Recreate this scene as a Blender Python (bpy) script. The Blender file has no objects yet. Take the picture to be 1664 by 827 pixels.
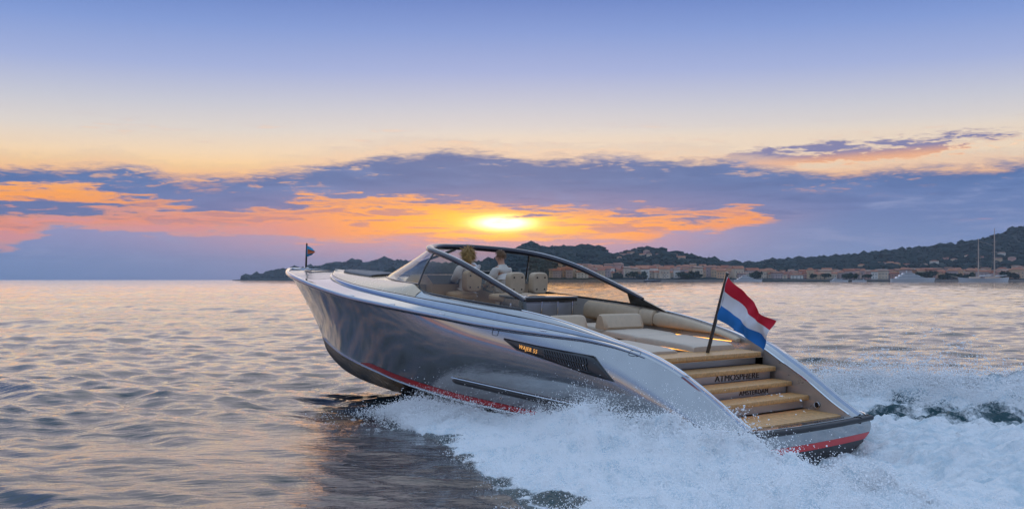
import bpy, bmesh, math, random
import numpy as np
from mathutils import Vector, Matrix

random.seed(7)
rng = np.random.default_rng(11)
scene = bpy.context.scene
COL = scene.collection
R = math.radians

# ------------------------------------------------------------------ camera
CAM_H, FPX = 2.85, 1800.0
cam_d = bpy.data.cameras.new("camera")
cam_d.sensor_width = 36.0
cam_d.lens = FPX / 1664.0 * 36.0
cam_d.shift_y = (454.5 - 413.5) / 1664.0
cam_d.clip_start, cam_d.clip_end = 0.1, 90000.0
cam = bpy.data.objects.new("camera", cam_d)
COL.objects.link(cam)
cam.location = (0, 0, CAM_H)
cam.rotation_euler = (R(90), 0, 0)
scene.camera = cam

# ------------------------------------------------------------------ node expression helper
class G:
    """small wrapper that writes node maths as python expressions"""
    def __init__(s, tree): s.t = tree
    def node(s, typ, **kw):
        n = s.t.nodes.new(typ)
        for k, v in kw.items(): setattr(n, k, v)
        return n
    def put(s, sock, v):
        if isinstance(v, bpy.types.NodeSocket): s.t.links.new(v, sock)
        elif isinstance(v, (tuple, list)) and len(v) == 3 and sock.type == 'RGBA': sock.default_value = (*v, 1)
        else: sock.default_value = v
    def m(s, op, a, b=0.0, c=0.0):
        n = s.node('ShaderNodeMath', operation=op)
        for i, v in enumerate((a, b, c)): s.put(n.inputs[i], v)
        return n.outputs[0]
    def add(s, a, b): return s.m('ADD', a, b)
    def sub(s, a, b): return s.m('SUBTRACT', a, b)
    def mul(s, a, b): return s.m('MULTIPLY', a, b)
    def ma(s, a, b, c): return s.m('MULTIPLY_ADD', a, b, c)
    def clamp(s, a):
        n = s.node('ShaderNodeClamp'); s.put(n.inputs[0], a); return n.outputs[0]
    def ss(s, x, lo, hi, o0=0.0, o1=1.0):
        n = s.node('ShaderNodeMapRange', interpolation_type='SMOOTHSTEP')
        for i, v in enumerate((x, lo, hi, o0, o1)): s.put(n.inputs[i], v)
        return n.outputs[0]
    def lin(s, x, lo, hi, o0=0.0, o1=1.0):
        n = s.node('ShaderNodeMapRange')
        for i, v in enumerate((x, lo, hi, o0, o1)): s.put(n.inputs[i], v)
        return n.outputs[0]
    def noise(s, vec, scale, detail=4, rough=0.55, dist=0.0, lac=2.0):
        n = s.node('ShaderNodeTexNoise')
        if vec is not None: s.put(n.inputs['Vector'], vec)
        for k, v in (('Scale', scale), ('Detail', detail), ('Roughness', rough), ('Distortion', dist), ('Lacunarity', lac)): s.put(n.inputs[k], v)
        return n.outputs[0]
    def ramp(s, f, stops, interp='LINEAR'):
        n = s.node('ShaderNodeValToRGB'); cr = n.color_ramp; cr.interpolation = interp
        while len(cr.elements) < len(stops): cr.elements.new(0.5)
        for el, (p, c) in zip(cr.elements, stops):
            el.position = p; el.color = (*c, 1) if len(c) == 3 else c
        s.put(n.inputs[0], f); return n.outputs[0]
    def mix(s, f, a, b, mode='MIX'):
        n = s.node('ShaderNodeMix', data_type='RGBA', blend_type=mode)
        s.put(n.inputs[0], f); s.put(n.inputs[6], a); s.put(n.inputs[7], b); return n.outputs[2]
    def mixf(s, f, a, b):
        n = s.node('ShaderNodeMix', data_type='FLOAT')
        s.put(n.inputs[0], f); s.put(n.inputs[2], a); s.put(n.inputs[3], b); return n.outputs[0]
    def vec(s, x, y, z):
        n = s.node('ShaderNodeCombineXYZ')
        for i, v in enumerate((x, y, z)): s.put(n.inputs[i], v)
        return n.outputs[0]
    def sep(s, v):
        n = s.node('ShaderNodeSeparateXYZ'); s.put(n.inputs[0], v); return n.outputs

def srgb(r, g, b):
    f = lambda c: (c / 255 / 12.92) if c <= 10.31 else ((c / 255 + 0.055) / 1.055) ** 2.4
    return (f(r), f(g), f(b))

# ------------------------------------------------------------------ world: dusk sky with cloud banks
SUN_AZ, SUN_EL = math.atan2(818 - 832, FPX), 92 / FPX
world = bpy.data.worlds.new("World")
scene.world = world
world.use_nodes = True
wt = world.node_tree
wt.nodes.clear()
g = G(wt)
dirv = g.node('ShaderNodeTexCoord').outputs['Generated']
dx, dy, dz = g.sep(dirv)[:3]
AZ = g.mul(g.m('ARCTAN2', dx, dy), FPX)                    # pixels-of-arc, 0 = north (towards the sun)
EL = g.mul(g.m('ARCSINE', g.clamp(g.m('ABSOLUTE', dz))), FPX)
stretch = g.vec(g.mul(dx, 1.0), g.mul(dy, 1.0), g.mul(dz, 5.5))
n_big = g.sub(g.noise(stretch, 3.2, 5, 0.55), 0.5)
n_mid = g.sub(g.noise(stretch, 11.0, 6, 0.62, 0.4), 0.5)
streak = g.vec(dx, dy, g.mul(dz, 11.0))
n_str = g.sub(g.noise(streak, 14.0, 6, 0.6, 0.3), 0.5)
n_fin = g.sub(g.noise(stretch, 42.0, 5, 0.65, 0.3), 0.5)
front = g.lin(dy, -0.2, 0.75)                              # 1 towards the sunset, 0 behind
# clear sky behind the clouds
EN = g.m('DIVIDE', EL, 900.0)
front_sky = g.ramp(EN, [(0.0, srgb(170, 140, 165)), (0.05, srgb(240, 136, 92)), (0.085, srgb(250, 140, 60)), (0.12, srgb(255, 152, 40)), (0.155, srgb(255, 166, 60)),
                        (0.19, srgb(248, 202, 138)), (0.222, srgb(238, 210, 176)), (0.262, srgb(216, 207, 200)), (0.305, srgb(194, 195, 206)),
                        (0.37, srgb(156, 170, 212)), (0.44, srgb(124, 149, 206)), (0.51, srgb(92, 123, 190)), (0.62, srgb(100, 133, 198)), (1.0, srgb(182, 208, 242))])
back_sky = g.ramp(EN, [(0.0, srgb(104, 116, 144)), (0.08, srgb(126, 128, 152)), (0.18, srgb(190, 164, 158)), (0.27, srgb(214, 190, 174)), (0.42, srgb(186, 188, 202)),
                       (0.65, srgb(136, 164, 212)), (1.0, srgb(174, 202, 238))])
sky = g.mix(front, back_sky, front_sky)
# glow round the sun
ddx = g.m('DIVIDE', g.sub(AZ, SUN_AZ * FPX), 250.0)
ddy = g.m('DIVIDE', g.sub(EL, 92.0), 62.0)
r2 = g.add(g.mul(ddx, ddx), g.mul(ddy, ddy))
glow = g.m('EXPONENT', g.mul(r2, -1.0))
core = g.m('EXPONENT', g.mul(r2, -46.0))
core2 = g.m('EXPONENT', g.mul(r2, -8.0))
sky = g.mix(g.mul(g.clamp(glow), 0.92), sky, (1.25, .50, .006))
sky = g.mix(g.clamp(g.mul(core2, 0.9)), sky, (1.5, .92, .03))
sky = g.mix(g.clamp(g.mul(core, 1.8)), sky, (2.6, 2.3, 1.1))
sky = g.mix(g.mul(g.mul(g.ss(AZ, -420.0, 60.0), front), g.mul(g.ss(EL, 150.0, 178.0), g.ss(EL, 250.0, 215.0, 0.0, .7))), sky, srgb(228, 209, 188))
# main bank: top and bottom edges follow the azimuth
n_xf = g.sub(g.noise(stretch, 95.0, 4, 0.65, 0.5), 0.5)
azn = g.lin(AZ, -900.0, 900.0)
def az_curve(pts):     # pts: (u pixel, height pixel) -> 0..1 ramp scaled by 300
    st = [((u - 832 + 900) / 1800.0, (h / 300.0,) * 3) for u, h in pts]
    return g.mul(g.sep(g.ramp(azn, st, 'EASE'))[0], 300.0)
top = az_curve([(-60, 186), (120, 184), (230, 188), (310, 172), (380, 174), (470, 186), (560, 201), (650, 216), (740, 222), (860, 212), (1000, 211), (1150, 207), (1260, 190), (1330, 183), (1500, 186), (1720, 193)])
bot = az_curve([(-60, 138), (60, 136), (180, 134), (300, 108), (400, 100), (520, 118), (660, 124), (740, 120), (840, 107), (980, 104), (1100, 100), (1210, 104), (1290, 84), (1380, 20), (1720, 0)])
edge_n = g.add(g.mul(n_big, 34.0), g.add(g.mul(n_mid, 56.0), g.add(g.mul(n_fin, 28.0), g.mul(n_xf, 14.0))))
up = g.ss(g.sub(g.add(top, edge_n), EL), -12.0, 28.0)
edge_b = g.add(g.mul(n_str, 105.0), g.add(g.mul(n_fin, 34.0), g.mul(n_xf, 14.0)))
dn = g.ss(g.sub(EL, g.add(bot, edge_b)), -12.0, 12.0)
holes = g.ss(g.add(g.mul(n_str, 1.0), g.add(g.mul(n_big, 0.4), g.mul(n_fin, .35))), 0.12, 0.24)       # thin streaks torn through the bank
left_h = g.mul(holes, g.ss(AZ, -120.0, -400.0))
rag = g.mul(g.ss(g.add(n_mid, n_fin), 0.10, 0.28), g.ss(g.sub(top, EL), 62.0, 6.0))           # ragged upper rim lets the light through
bank = g.mul(g.mul(up, dn), g.sub(1.0, g.clamp(g.add(g.mul(left_h, 0.4), g.mul(rag, .30)))))
# thin mauve veil over the left hand glow
veil = g.mul(g.ss(AZ, -180.0, -470.0), g.mul(g.ss(EL, 122.0, 106.0), g.ss(g.add(n_str, g.mul(n_fin, .5)), .10, -.10, .2, .85)))
# low layer along the horizon
lowtop = az_curve([(-60, 62), (60, 58), (130, 84), (300, 82), (420, 84), (560, 70), (700, 69), (900, 68), (1040, 72), (1130, 84), (1220, 92), (1300, 112), (1720, 150)])
low = g.ss(g.sub(g.add(lowtop, g.add(g.mul(n_str, 62.0), g.mul(n_fin, 24.0))), EL), -6.0, 11.0)
# dark slivers drifting across the glow
sl = g.mul(g.ss(g.add(n_str, g.mul(n_fin, .3)), -0.01, 0.10), g.mul(g.ss(EL, 66.0, 78.0), g.ss(EL, 135.0, 118.0)))
sliver = g.mul(sl, g.sub(1.0, g.clamp(g.mul(core2, 1.3))))
# separate feather of cloud high on the right
fx = g.m('DIVIDE', g.sub(AZ, 540.0), 310.0)
fy = g.m('DIVIDE', g.sub(EL, g.ma(fx, 15.0, 198.0)), 20.0)
feather = g.ss(g.add(g.sub(1.0, g.add(g.mul(fx, fx), g.mul(fy, fy))), g.add(g.mul(n_mid, 3.0), g.add(g.mul(n_fin, 3.2), g.mul(n_xf, 1.4)))), 0.05, 0.85)
wisp = g.mul(g.ss(g.add(n_str, g.mul(n_fin, .7)), 0.05, 0.26), g.mul(g.ss(EL, 200.0, 222.0), g.ss(EL, 262.0, 232.0)))
# colours
near = g.m('EXPONENT', g.mul(g.m('POWER', g.m('DIVIDE', g.sub(AZ, -60.0), 400.0), 2.0), -1.0))
bank_c = g.ramp(g.m('DIVIDE', EL, 240.0), [(0.0, srgb(110, 134, 182)), (0.45, srgb(88, 118, 174)), (0.7, srgb(68, 104, 160)), (1.0, srgb(84, 108, 158))])
bank_c = g.mix(g.mul(near, g.ss(EL, 160.0, 96.0, 0.0, 0.7)), bank_c, srgb(170, 128, 152))
bank_c = g.mix(g.clamp(g.mul(n_mid, 2.6)), bank_c, srgb(106, 132, 184))
bank_c = g.mix(g.clamp(g.mul(n_str, -3.0)), bank_c, srgb(60, 92, 150))
low_c = g.ramp(g.m('DIVIDE', EL, 100.0), [(0.0, srgb(84, 122, 176)), (0.35, srgb(102, 132, 186)), (0.8, srgb(130, 140, 188)), (1.0, srgb(172, 142, 172))])
low_c = g.mix(g.mul(near, g.ss(EL, 10.0, 75.0, 0.2, 0.9)), low_c, srgb(224, 152, 146))
low_c = g.mix(g.ss(AZ, 180.0, 560.0), low_c, g.ramp(g.m('DIVIDE', EL, 100.0), [(0.0, srgb(118, 148, 196)), (1.0, srgb(92, 120, 174))]))
low_c = g.mix(g.clamp(g.mul(g.add(n_mid, g.mul(n_fin, .6)), 2.4)), low_c, srgb(140, 152, 194))
lit = g.mix(g.ss(EL, 120.0, 210.0), srgb(255, 160, 70), srgb(255, 214, 170))
def lay(sky, m, c, amt):
    edge = g.mul(g.mul(m, g.sub(1.0, m)), 4.0)
    c2 = g.mix(g.mul(edge, amt), c, lit)
    return g.mix(m, sky, c2)
amt = g.mul(front, g.ss(AZ, 1500.0, 600.0, 0.1, 0.75))
sky = lay(sky, g.mul(wisp, 0.5), srgb(176, 160, 176), 0.7)
sky = lay(sky, feather, g.mix(g.ss(fy, .25, -.7), srgb(120, 122, 164), srgb(236, 168, 120)), g.ss(fy, 0.5, -0.6, 0.3, 1.0))
sky = g.mix(g.mul(veil, front), sky, srgb(206, 140, 150))
sky = g.mix(g.mul(g.mul(sliver, front), .8), sky, srgb(178, 124, 136))
px_ = g.m('DIVIDE', g.sub(AZ, -735.0), 190.0); py_ = g.m('DIVIDE', g.sub(EL, 107.0), 17.0)
patch = g.ss(g.add(g.sub(1.0, g.add(g.mul(px_, px_), g.mul(py_, py_))), g.add(g.mul(n_str, 3.0), g.mul(n_fin, 2.0))), 0.0, .8)
sky = lay(sky, patch, srgb(88, 108, 160), .5)
sky = lay(sky, bank, bank_c, amt)
sky = lay(sky, low, low_c, g.mul(g.mul(amt, 0.5), g.sub(1.0, bank)))
# faint orange streak low on the right
s2 = g.mul(g.ss(n_str, 0.04, 0.16), g.mul(g.ss(AZ, 640.0, 760.0), g.mul(g.ss(EL, 74.0, 81.0), g.ss(EL, 95.0, 88.0))))
sky = g.mix(g.mul(s2, .8), sky, srgb(232, 150, 150))
nish = g.node('ShaderNodeTexSky', sky_type='NISHITA')
nish.sun_disc = False
nish.sun_elevation = SUN_EL
nish.sun_rotation = SUN_AZ
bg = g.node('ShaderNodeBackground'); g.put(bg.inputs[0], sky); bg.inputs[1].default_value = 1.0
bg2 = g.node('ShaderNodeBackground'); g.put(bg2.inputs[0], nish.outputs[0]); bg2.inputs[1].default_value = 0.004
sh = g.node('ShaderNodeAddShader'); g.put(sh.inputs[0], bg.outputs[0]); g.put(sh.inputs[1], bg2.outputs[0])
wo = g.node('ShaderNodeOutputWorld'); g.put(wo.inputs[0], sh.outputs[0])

# ------------------------------------------------------------------ sun (soft, behind cloud) and exposure
sun_d = bpy.data.lights.new("sun", 'SUN')
sun_d.energy = 0.50
sun_d.angle = R(62)
sun_d.color = (1.0, 0.73, 0.38)
sun = bpy.data.objects.new("sun", sun_d)
COL.objects.link(sun)
sel = R(8)
sun.rotation_euler = Vector((-math.sin(SUN_AZ) * math.cos(sel), -math.cos(SUN_AZ) * math.cos(sel), -math.sin(sel))).to_track_quat('-Z', 'Y').to_euler()
sun.location = (0, 300, 60)
scene.view_settings.view_transform = 'Standard'
scene.view_settings.look = 'None'
scene.view_settings.exposure = 0.12
scene.view_settings.gamma = 1.0
scene.render.engine = 'CYCLES'
scene.cycles.use_denoising = True
scene.cycles.max_bounces = 10
scene.cycles.transparent_max_bounces = 24
scene.cycles.volume_bounces = 0
scene.cycles.caustics_reflective = False
scene.cycles.caustics_refractive = False

# ------------------------------------------------------------------ materials
MATS = {}
def mat(name, col=(.5, .5, .5), rough=.5, metal=0., coat=0., emit=None, estr=0., bump=None, var=0., vscale=4., spec=.5, trans=0.):
    if name in MATS: return MATS[name]
    m = bpy.data.materials.new(name); m.use_nodes = True
    t = m.node_tree; b = t.nodes['Principled BSDF']; q = G(t)
    b.inputs['Roughness'].default_value = rough; b.inputs['Metallic'].default_value = metal
    b.inputs['Coat Weight'].default_value = coat; b.inputs['Coat Roughness'].default_value = .04
    b.inputs['Specular IOR Level'].default_value = spec
    co = q.node('ShaderNodeTexCoord').outputs['Object']
    if var > 0:
        n = q.noise(co, vscale, 5, .6)
        c = q.mix(q.ss(n, .3, .7), tuple(x * (1 - var) for x in col), tuple(min(1, x * (1 + var)) for x in col))
        q.put(b.inputs['Base Color'], c)
        q.put(b.inputs['Roughness'], q.lin(n, .3, .7, max(.02, rough * .85), min(1, rough * 1.15)))
    else: b.inputs['Base Color'].default_value = (*col, 1)
    if bump:
        bs, bst, bd = bump
        bn = q.node('ShaderNodeBump'); bn.inputs['Strength'].default_value = bst; bn.inputs['Distance'].default_value = bd
        q.put(bn.inputs['Height'], q.noise(co, bs, 4, .6)); q.put(b.inputs['Normal'], bn.outputs[0])
    if emit:
        b.inputs['Emission Color'].default_value = (*emit, 1); b.inputs['Emission Strength'].default_value = estr
    MATS[name] = m
    return m

HULL = mat('hull_silver_paint', (.43, .43, .435), .085, .80, .3, var=.05, vscale=1.6)
RAILM = mat('rail_silver', (.30, .34, .42), .12, .95, .4, var=.05, vscale=6)
DECK = mat('deck_silver', (.42, .38, .36), .24, .75, .2, var=.06, vscale=5)
CREAM = mat('coachroof_cream', (.64, .48, .31), .25, .30, .4, var=.04, vscale=5)
PADG = mat('foredeck_pad_grey', (.17, .16, .17), .65, var=.15, vscale=14, bump=(60, .3, .01))
BLACK = mat('black_gloss', (.012, .013, .016), .18, coat=.3)
RUBBER = mat('black_rubber', (.02, .02, .022), .45, var=.2, vscale=12)
BOTTOM = mat('antifouling_black', (.022, .022, .025), .3, var=.25, vscale=6)
RED = mat('boot_stripe_red', (.62, .018, .022), .3, coat=.3)
FRAME = mat('screen_frame_gunmetal', (.035, .036, .05), .22, .5, .3)
CHROME = mat('polished_steel', (.75, .76, .78), .1, 1.)
TEAK = mat('teak', (.58, .32, .125), .42, var=.22, vscale=22, bump=(90, .25, .004))
BEIGE = mat('beige_leather', (.50, .37, .245), .5, var=.06, vscale=9, bump=(120, .2, .003))
PALE = mat('pale_upholstery', (.56, .45, .35), .55, var=.05, vscale=9, bump=(120, .2, .003))
GREYM = mat('bar_grey', (.22, .23, .25), .25, .6, var=.05)
COUNTER = mat('counter_top', (.16, .17, .19), .12, .1, .5)
LED = mat('led_strip', (1, .5, .12), .5, emit=(1.0, .42, .06), estr=2.5)
AMBER = mat('amber_letters', (1, .5, .15), .5, emit=(1.0, .42, .08), estr=.5)
VENT = mat('vent_black', (.02, .024, .03), .28, coat=.2)
GROOVE = mat('panel_gap', (.05, .055, .07), .5)
SKIN = mat('skin', (.55, .29, .19), .5)
BLOND = mat('blond_hair', (.52, .31, .10), .5, var=.35, vscale=30, bump=(70, .8, .02))
BROWNH = mat('light_brown_hair', (.20, .10, .04), .5, var=.35, vscale=35, bump=(80, .8, .02))
WHITEC = mat('white_cotton', (.78, .77, .78), .8, bump=(25, .5, .02))
LINEN = mat('beige_linen', (.66, .60, .53), .85, bump=(18, .6, .03))
FLAGR = mat('flag_red', (.60, .006, .03), .75)
FLAGW = mat('flag_white', (.74, .73, .76), .75)
FLAGB = mat('flag_blue', (.012, .17, .50), .75)

def glass(name, tint, gloss=.9):
    m = bpy.data.materials.new(name); m.use_nodes = True
    t = m.node_tree; t.nodes.clear(); q = G(t)
    tr = q.node('ShaderNodeBsdfTransparent'); q.put(tr.inputs[0], tint)
    gl = q.node('ShaderNodeBsdfGlossy'); gl.inputs['Roughness'].default_value = .02; q.put(gl.inputs[0], (gloss,) * 3)
    lw = q.node('ShaderNodeLayerWeight'); lw.inputs[0].default_value = .5
    fr = q.ma(q.m('POWER', lw.outputs['Facing'], 5.0), .92, .045)
    mx = q.node('ShaderNodeMixShader'); q.put(mx.inputs[0], fr); q.put(mx.inputs[1], tr.outputs[0]); q.put(mx.inputs[2], gl.outputs[0])
    o = q.node('ShaderNodeOutputMaterial'); q.put(o.inputs[0], mx.outputs[0])
    return m
GLASS_F = glass('screen_glass', (.78, .82, .84))
GLASS_S = glass('bronze_tinted_glass', (.86, .74, .60))

# ------------------------------------------------------------------ mesh helpers
def obj(name, verts, faces, m, parent=None, smooth=True, sharp=40, solid=0., bev=0.):
    me = bpy.data.meshes.new(name)
    me.from_pydata([tuple(map(float, v)) for v in verts], [], [tuple(map(int, f)) for f in faces])
    me.update()
    if m: me.materials.append(m)
    o = bpy.data.objects.new(name, me); COL.objects.link(o)
    if parent: o.parent = parent
    if smooth:
        me.shade_smooth(); me.set_sharp_from_angle(angle=R(sharp))
    if solid:
        md = o.modifiers.new('thickness', 'SOLIDIFY'); md.thickness = solid; md.offset = 0
    return o
def from_bm(name, bm, m, parent=None, smooth=True, sharp=35):
    me = bpy.data.meshes.new(name); bmesh.ops.recalc_face_normals(bm, faces=bm.faces); bm.to_mesh(me); bm.free()
    if m: me.materials.append(m)
    o = bpy.data.objects.new(name, me); COL.objects.link(o)
    if parent: o.parent = parent
    if smooth:
        me.shade_smooth(); me.set_sharp_from_angle(angle=R(sharp))
    return o
def empty(name, loc=(0, 0, 0), parent=None):
    o = bpy.data.objects.new(name, None); COL.objects.link(o); o.location = loc; o.empty_display_size = .2
    if parent: o.parent = parent
    return o
def tag(o, label=None, cat=None, group=None, kind=None):
    if label: o['label'] = label
    if cat: o['category'] = cat
    if group: o['group'] = group
    if kind: o['kind'] = kind
    return o
def grid(P, close_u=False, close_v=False):
    P = np.asarray(P, float); n, k = P.shape[:2]
    f = []
    for i in range(n if close_u else n - 1):
        for j in range(k if close_v else k - 1):
            a, b = i * k + j, i * k + (j + 1) % k
            c, d = ((i + 1) % n) * k + (j + 1) % k, ((i + 1) % n) * k + j
            f.append((a, b, c, d))
    return P.reshape(-1, 3), f
def merge(*vf):
    V, F, o = [], [], 0
    for v, f in vf:
        V.append(np.asarray(v, float)); F += [tuple(i + o for i in q) for q in f]; o += len(v)
    return np.concatenate(V), F
def mirror(v, f):
    v = np.array(v, float); v[:, 1] *= -1
    return v, [tuple(reversed(q)) for q in f]
def pair(name, v, f, m, parent, **kw):      # the same part on the port and the starboard side, each a mesh of its own
    obj(name, *mirror(v, f), m, parent, **kw); return obj(name, v, f, m, parent, **kw)
def tube(path, rad, n=10, cap=True, flat=1.0, up=(0, 0, 1)):
    P = np.asarray(path, float); k = len(P)
    rad = np.broadcast_to(np.asarray(rad, float), (k,))
    T = np.gradient(P, axis=0); T /= np.linalg.norm(T, axis=1)[:, None] + 1e-12
    V = []
    for i in range(k):
        s = np.cross(T[i], up if abs(np.dot(T[i], up)) < .97 else (1., 0, 0)); s /= np.linalg.norm(s) + 1e-9
        u = np.cross(s, T[i])
        for j in range(n):
            a = 2 * math.pi * j / n
            V.append(P[i] + rad[i] * (math.cos(a) * s + flat * math.sin(a) * u))
    V, F = grid(np.array(V).reshape(k, n, 3), close_v=True)
    if cap: F += [tuple(range(n))[::-1], tuple(range((k - 1) * n, k * n))]
    return V, F
def box_bm(sx, sy, sz, loc=(0, 0, 0), bev=0., seg=3, rot=None):
    bm = bmesh.new(); bmesh.ops.create_cube(bm, size=1)
    bmesh.ops.scale(bm, vec=(sx, sy, sz), verts=bm.verts)
    if bev: bmesh.ops.bevel(bm, geom=bm.edges[:], offset=bev, segments=seg, profile=.5, affect='EDGES')
    if rot: bmesh.ops.rotate(bm, cent=(0, 0, 0), matrix=rot, verts=bm.verts)
    bmesh.ops.translate(bm, vec=loc, verts=bm.verts)
    return bm
def box(name, sx, sy, sz, loc, m, parent=None, bev=0., seg=3, rot=None):
    return from_bm(name, box_bm(sx, sy, sz, loc, bev, seg, rot), m, parent)
def pillow(sx, sy, sz, loc, bev, puff=.02, rot=None):
    """upholstered block: bevelled, subdivided and slightly domed"""
    bm = bmesh.new(); bmesh.ops.create_cube(bm, size=1)
    bmesh.ops.subdivide_edges(bm, edges=bm.edges[:], cuts=6, use_grid_fill=True)
    h = (sx / 2, sy / 2, sz / 2)
    for v in bm.verts:
        p = [v.co[i] * 2 for i in range(3)]
        q = [0, 0, 0]
        for i in range(3):
            j, k = (i + 1) % 3, (i + 2) % 3
            q[i] = p[i] * h[i] + (puff * p[i] * (1 - p[j] ** 2) * (1 - p[k] ** 2) if abs(p[i]) > .99 else 0)
        c = [max(-h[i] + bev, min(h[i] - bev, q[i])) for i in range(3)]
        d = Vector([q[i] - c[i] for i in range(3)])
        L = max(abs(d.x), abs(d.y), abs(d.z))
        if d.length > bev and L > 0 and d.length > 1e-6: d = d * (bev / d.length) if d.length > bev * 1.001 and max(abs(p[0]), abs(p[1]), abs(p[2])) > .99 and sum(abs(x) > .7 for x in p) > 1 else d
        v.co = Vector(c) + d
    if rot: bmesh.ops.rotate(bm, cent=(0, 0, 0), matrix=rot, verts=bm.verts)
    bmesh.ops.translate(bm, vec=loc, verts=bm.verts)
    return bm
def pchip(xs, ys):
    xs, ys = np.asarray(xs, float), np.asarray(ys, float)
    if xs[0] > xs[-1]: xs, ys = xs[::-1], ys[::-1]
    h = np.diff(xs); d = np.diff(ys) / h
    m = np.zeros_like(xs); m[0], m[-1] = d[0], d[-1]
    for i in range(1, len(xs) - 1):
        if d[i - 1] * d[i] > 0:
            w1, w2 = 2 * h[i] + h[i - 1], h[i] + 2 * h[i - 1]
            m[i] = (w1 + w2) / (w1 / d[i - 1] + w2 / d[i])
    def f(x):
        x = np.clip(np.asarray(x, float), xs[0], xs[-1])
        i = np.clip(np.searchsorted(xs, x) - 1, 0, len(xs) - 2)
        t = (x - xs[i]) / h[i]
        return ((1 + 2 * t) * (1 - t) ** 2 * ys[i] + t * (1 - t) ** 2 * h[i] * m[i] + t * t * (3 - 2 * t) * ys[i + 1] + t * t * (t - 1) * h[i] * m[i + 1])
    return f
def smooth_path(pts, n):
    P = np.asarray(pts, float); d = np.r_[0, np.cumsum(np.linalg.norm(np.diff(P, axis=0), axis=1))]
    # Catmull-Rom through the points
    t = np.linspace(0, d[-1], n); out = np.zeros((n, P.shape[1]))
    m = np.gradient(P, d, axis=0)
    i = np.clip(np.searchsorted(d, t) - 1, 0, len(P) - 2); h = (d[i + 1] - d[i])[:, None]; s = ((t - d[i])[:, None]) / h
    return (1 + 2 * s) * (1 - s) ** 2 * P[i] + s * (1 - s) ** 2 * h * m[i] + s * s * (3 - 2 * s) * P[i + 1] + s * s * (s - 1) * h * m[i + 1]
_perm = rng.permutation(256)
_gr = rng.normal(size=(256, 3)); _gr /= np.linalg.norm(_gr, axis=1)[:, None]
def perlin(x, y, z=0.):
    x, y, z = np.broadcast_arrays(np.asarray(x, float), np.asarray(y, float), np.asarray(z, float))
    xi, yi, zi = np.floor(x).astype(int), np.floor(y).astype(int), np.floor(z).astype(int)
    xf, yf, zf = x - xi, y - yi, z - zi
    fd = lambda t: t * t * t * (t * (t * 6 - 15) + 10)
    u, v, w = fd(xf), fd(yf), fd(zf); r = 0
    for a in (0, 1):
        for b in (0, 1):
            for c in (0, 1):
                hsh = _perm[(_perm[(_perm[(xi + a) & 255] + yi + b) & 255] + zi + c) & 255]
                q = _gr[hsh]
                dd = q[..., 0] * (xf - a) + q[..., 1] * (yf - b) + q[..., 2] * (zf - c)
                r = r + dd * (u if a else 1 - u) * (v if b else 1 - v) * (w if c else 1 - w)
    return r
def fbm(x, y, z=0., o=4, g_=.5):
    r, a, f = 0, 1., 1.
    for k in range(o):
        r = r + a * perlin(x * f + 17 * k, y * f - 9 * k, np.asarray(z) * f + 3 * k); a *= g_; f *= 2.03
    return r

# ------------------------------------------------------------------ boat frame
TH, TAU, XS, YS = 0.732, 0.062, 5.05, 19.0
sT, cT, sP, cP = math.sin(TH), math.cos(TH), math.sin(TAU), math.cos(TAU)
BOAT_M = Matrix(((-sT * cP, -cT, sT * sP, XS), (cT * cP, -sT, -cT * sP, YS), (sP, 0, cP, 0), (0, 0, 0, 1)))
def plan(p, q):           # flat boat plan coordinates -> world x, y
    return XS - sT * p - cT * q, YS + cT * p - sT * q
def to_plan(x, y):
    a, b = x - XS, y - YS
    return -sT * a + cT * b, -cT * a - sT * b
# ------------------------------------------------------------------ water
def wave_field(x, y, lmin):
    """sum of wind waves; components shorter than the local mesh can carry are faded out"""
    r = np.random.default_rng(5)
    h = np.zeros_like(x); sx = np.zeros_like(x); sy = np.zeros_like(x)
    for k in range(64):
        lam = 0.36 * (17.0 / 0.36) ** (k / 63.0) * r.uniform(.9, 1.1)
        ang = r.normal(R(72), R(34)) + (math.pi if r.random() < .25 else 0)
        slope = .0148 * (1.0 if lam < 5 else 5 / lam) * (1.9 if lam < 1.4 else (1.25 if lam < 2.6 else .9))
        amp = slope * lam / (2 * math.pi) * 1.5
        kx, ky = 2 * math.pi / lam * math.cos(ang), 2 * math.pi / lam * math.sin(ang)
        ph = kx * x + ky * y + r.uniform(0, 6.28)
        w = np.clip((lam / lmin - 2.5) / 2.5, 0, 1)
        grp = 1 + .6 * np.sin(.031 * x + .047 * y + r.uniform(0, 6)) * np.sin(.083 * y - .02 * x + r.uniform(0, 6))
        s = np.sin(ph)
        h += amp * w * grp * (s + .22 * np.cos(2 * ph))
        c = amp * w * grp * np.cos(ph) * .7
        sx += c * math.cos(ang); sy += c * math.sin(ang)
    return h, sx, sy
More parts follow.
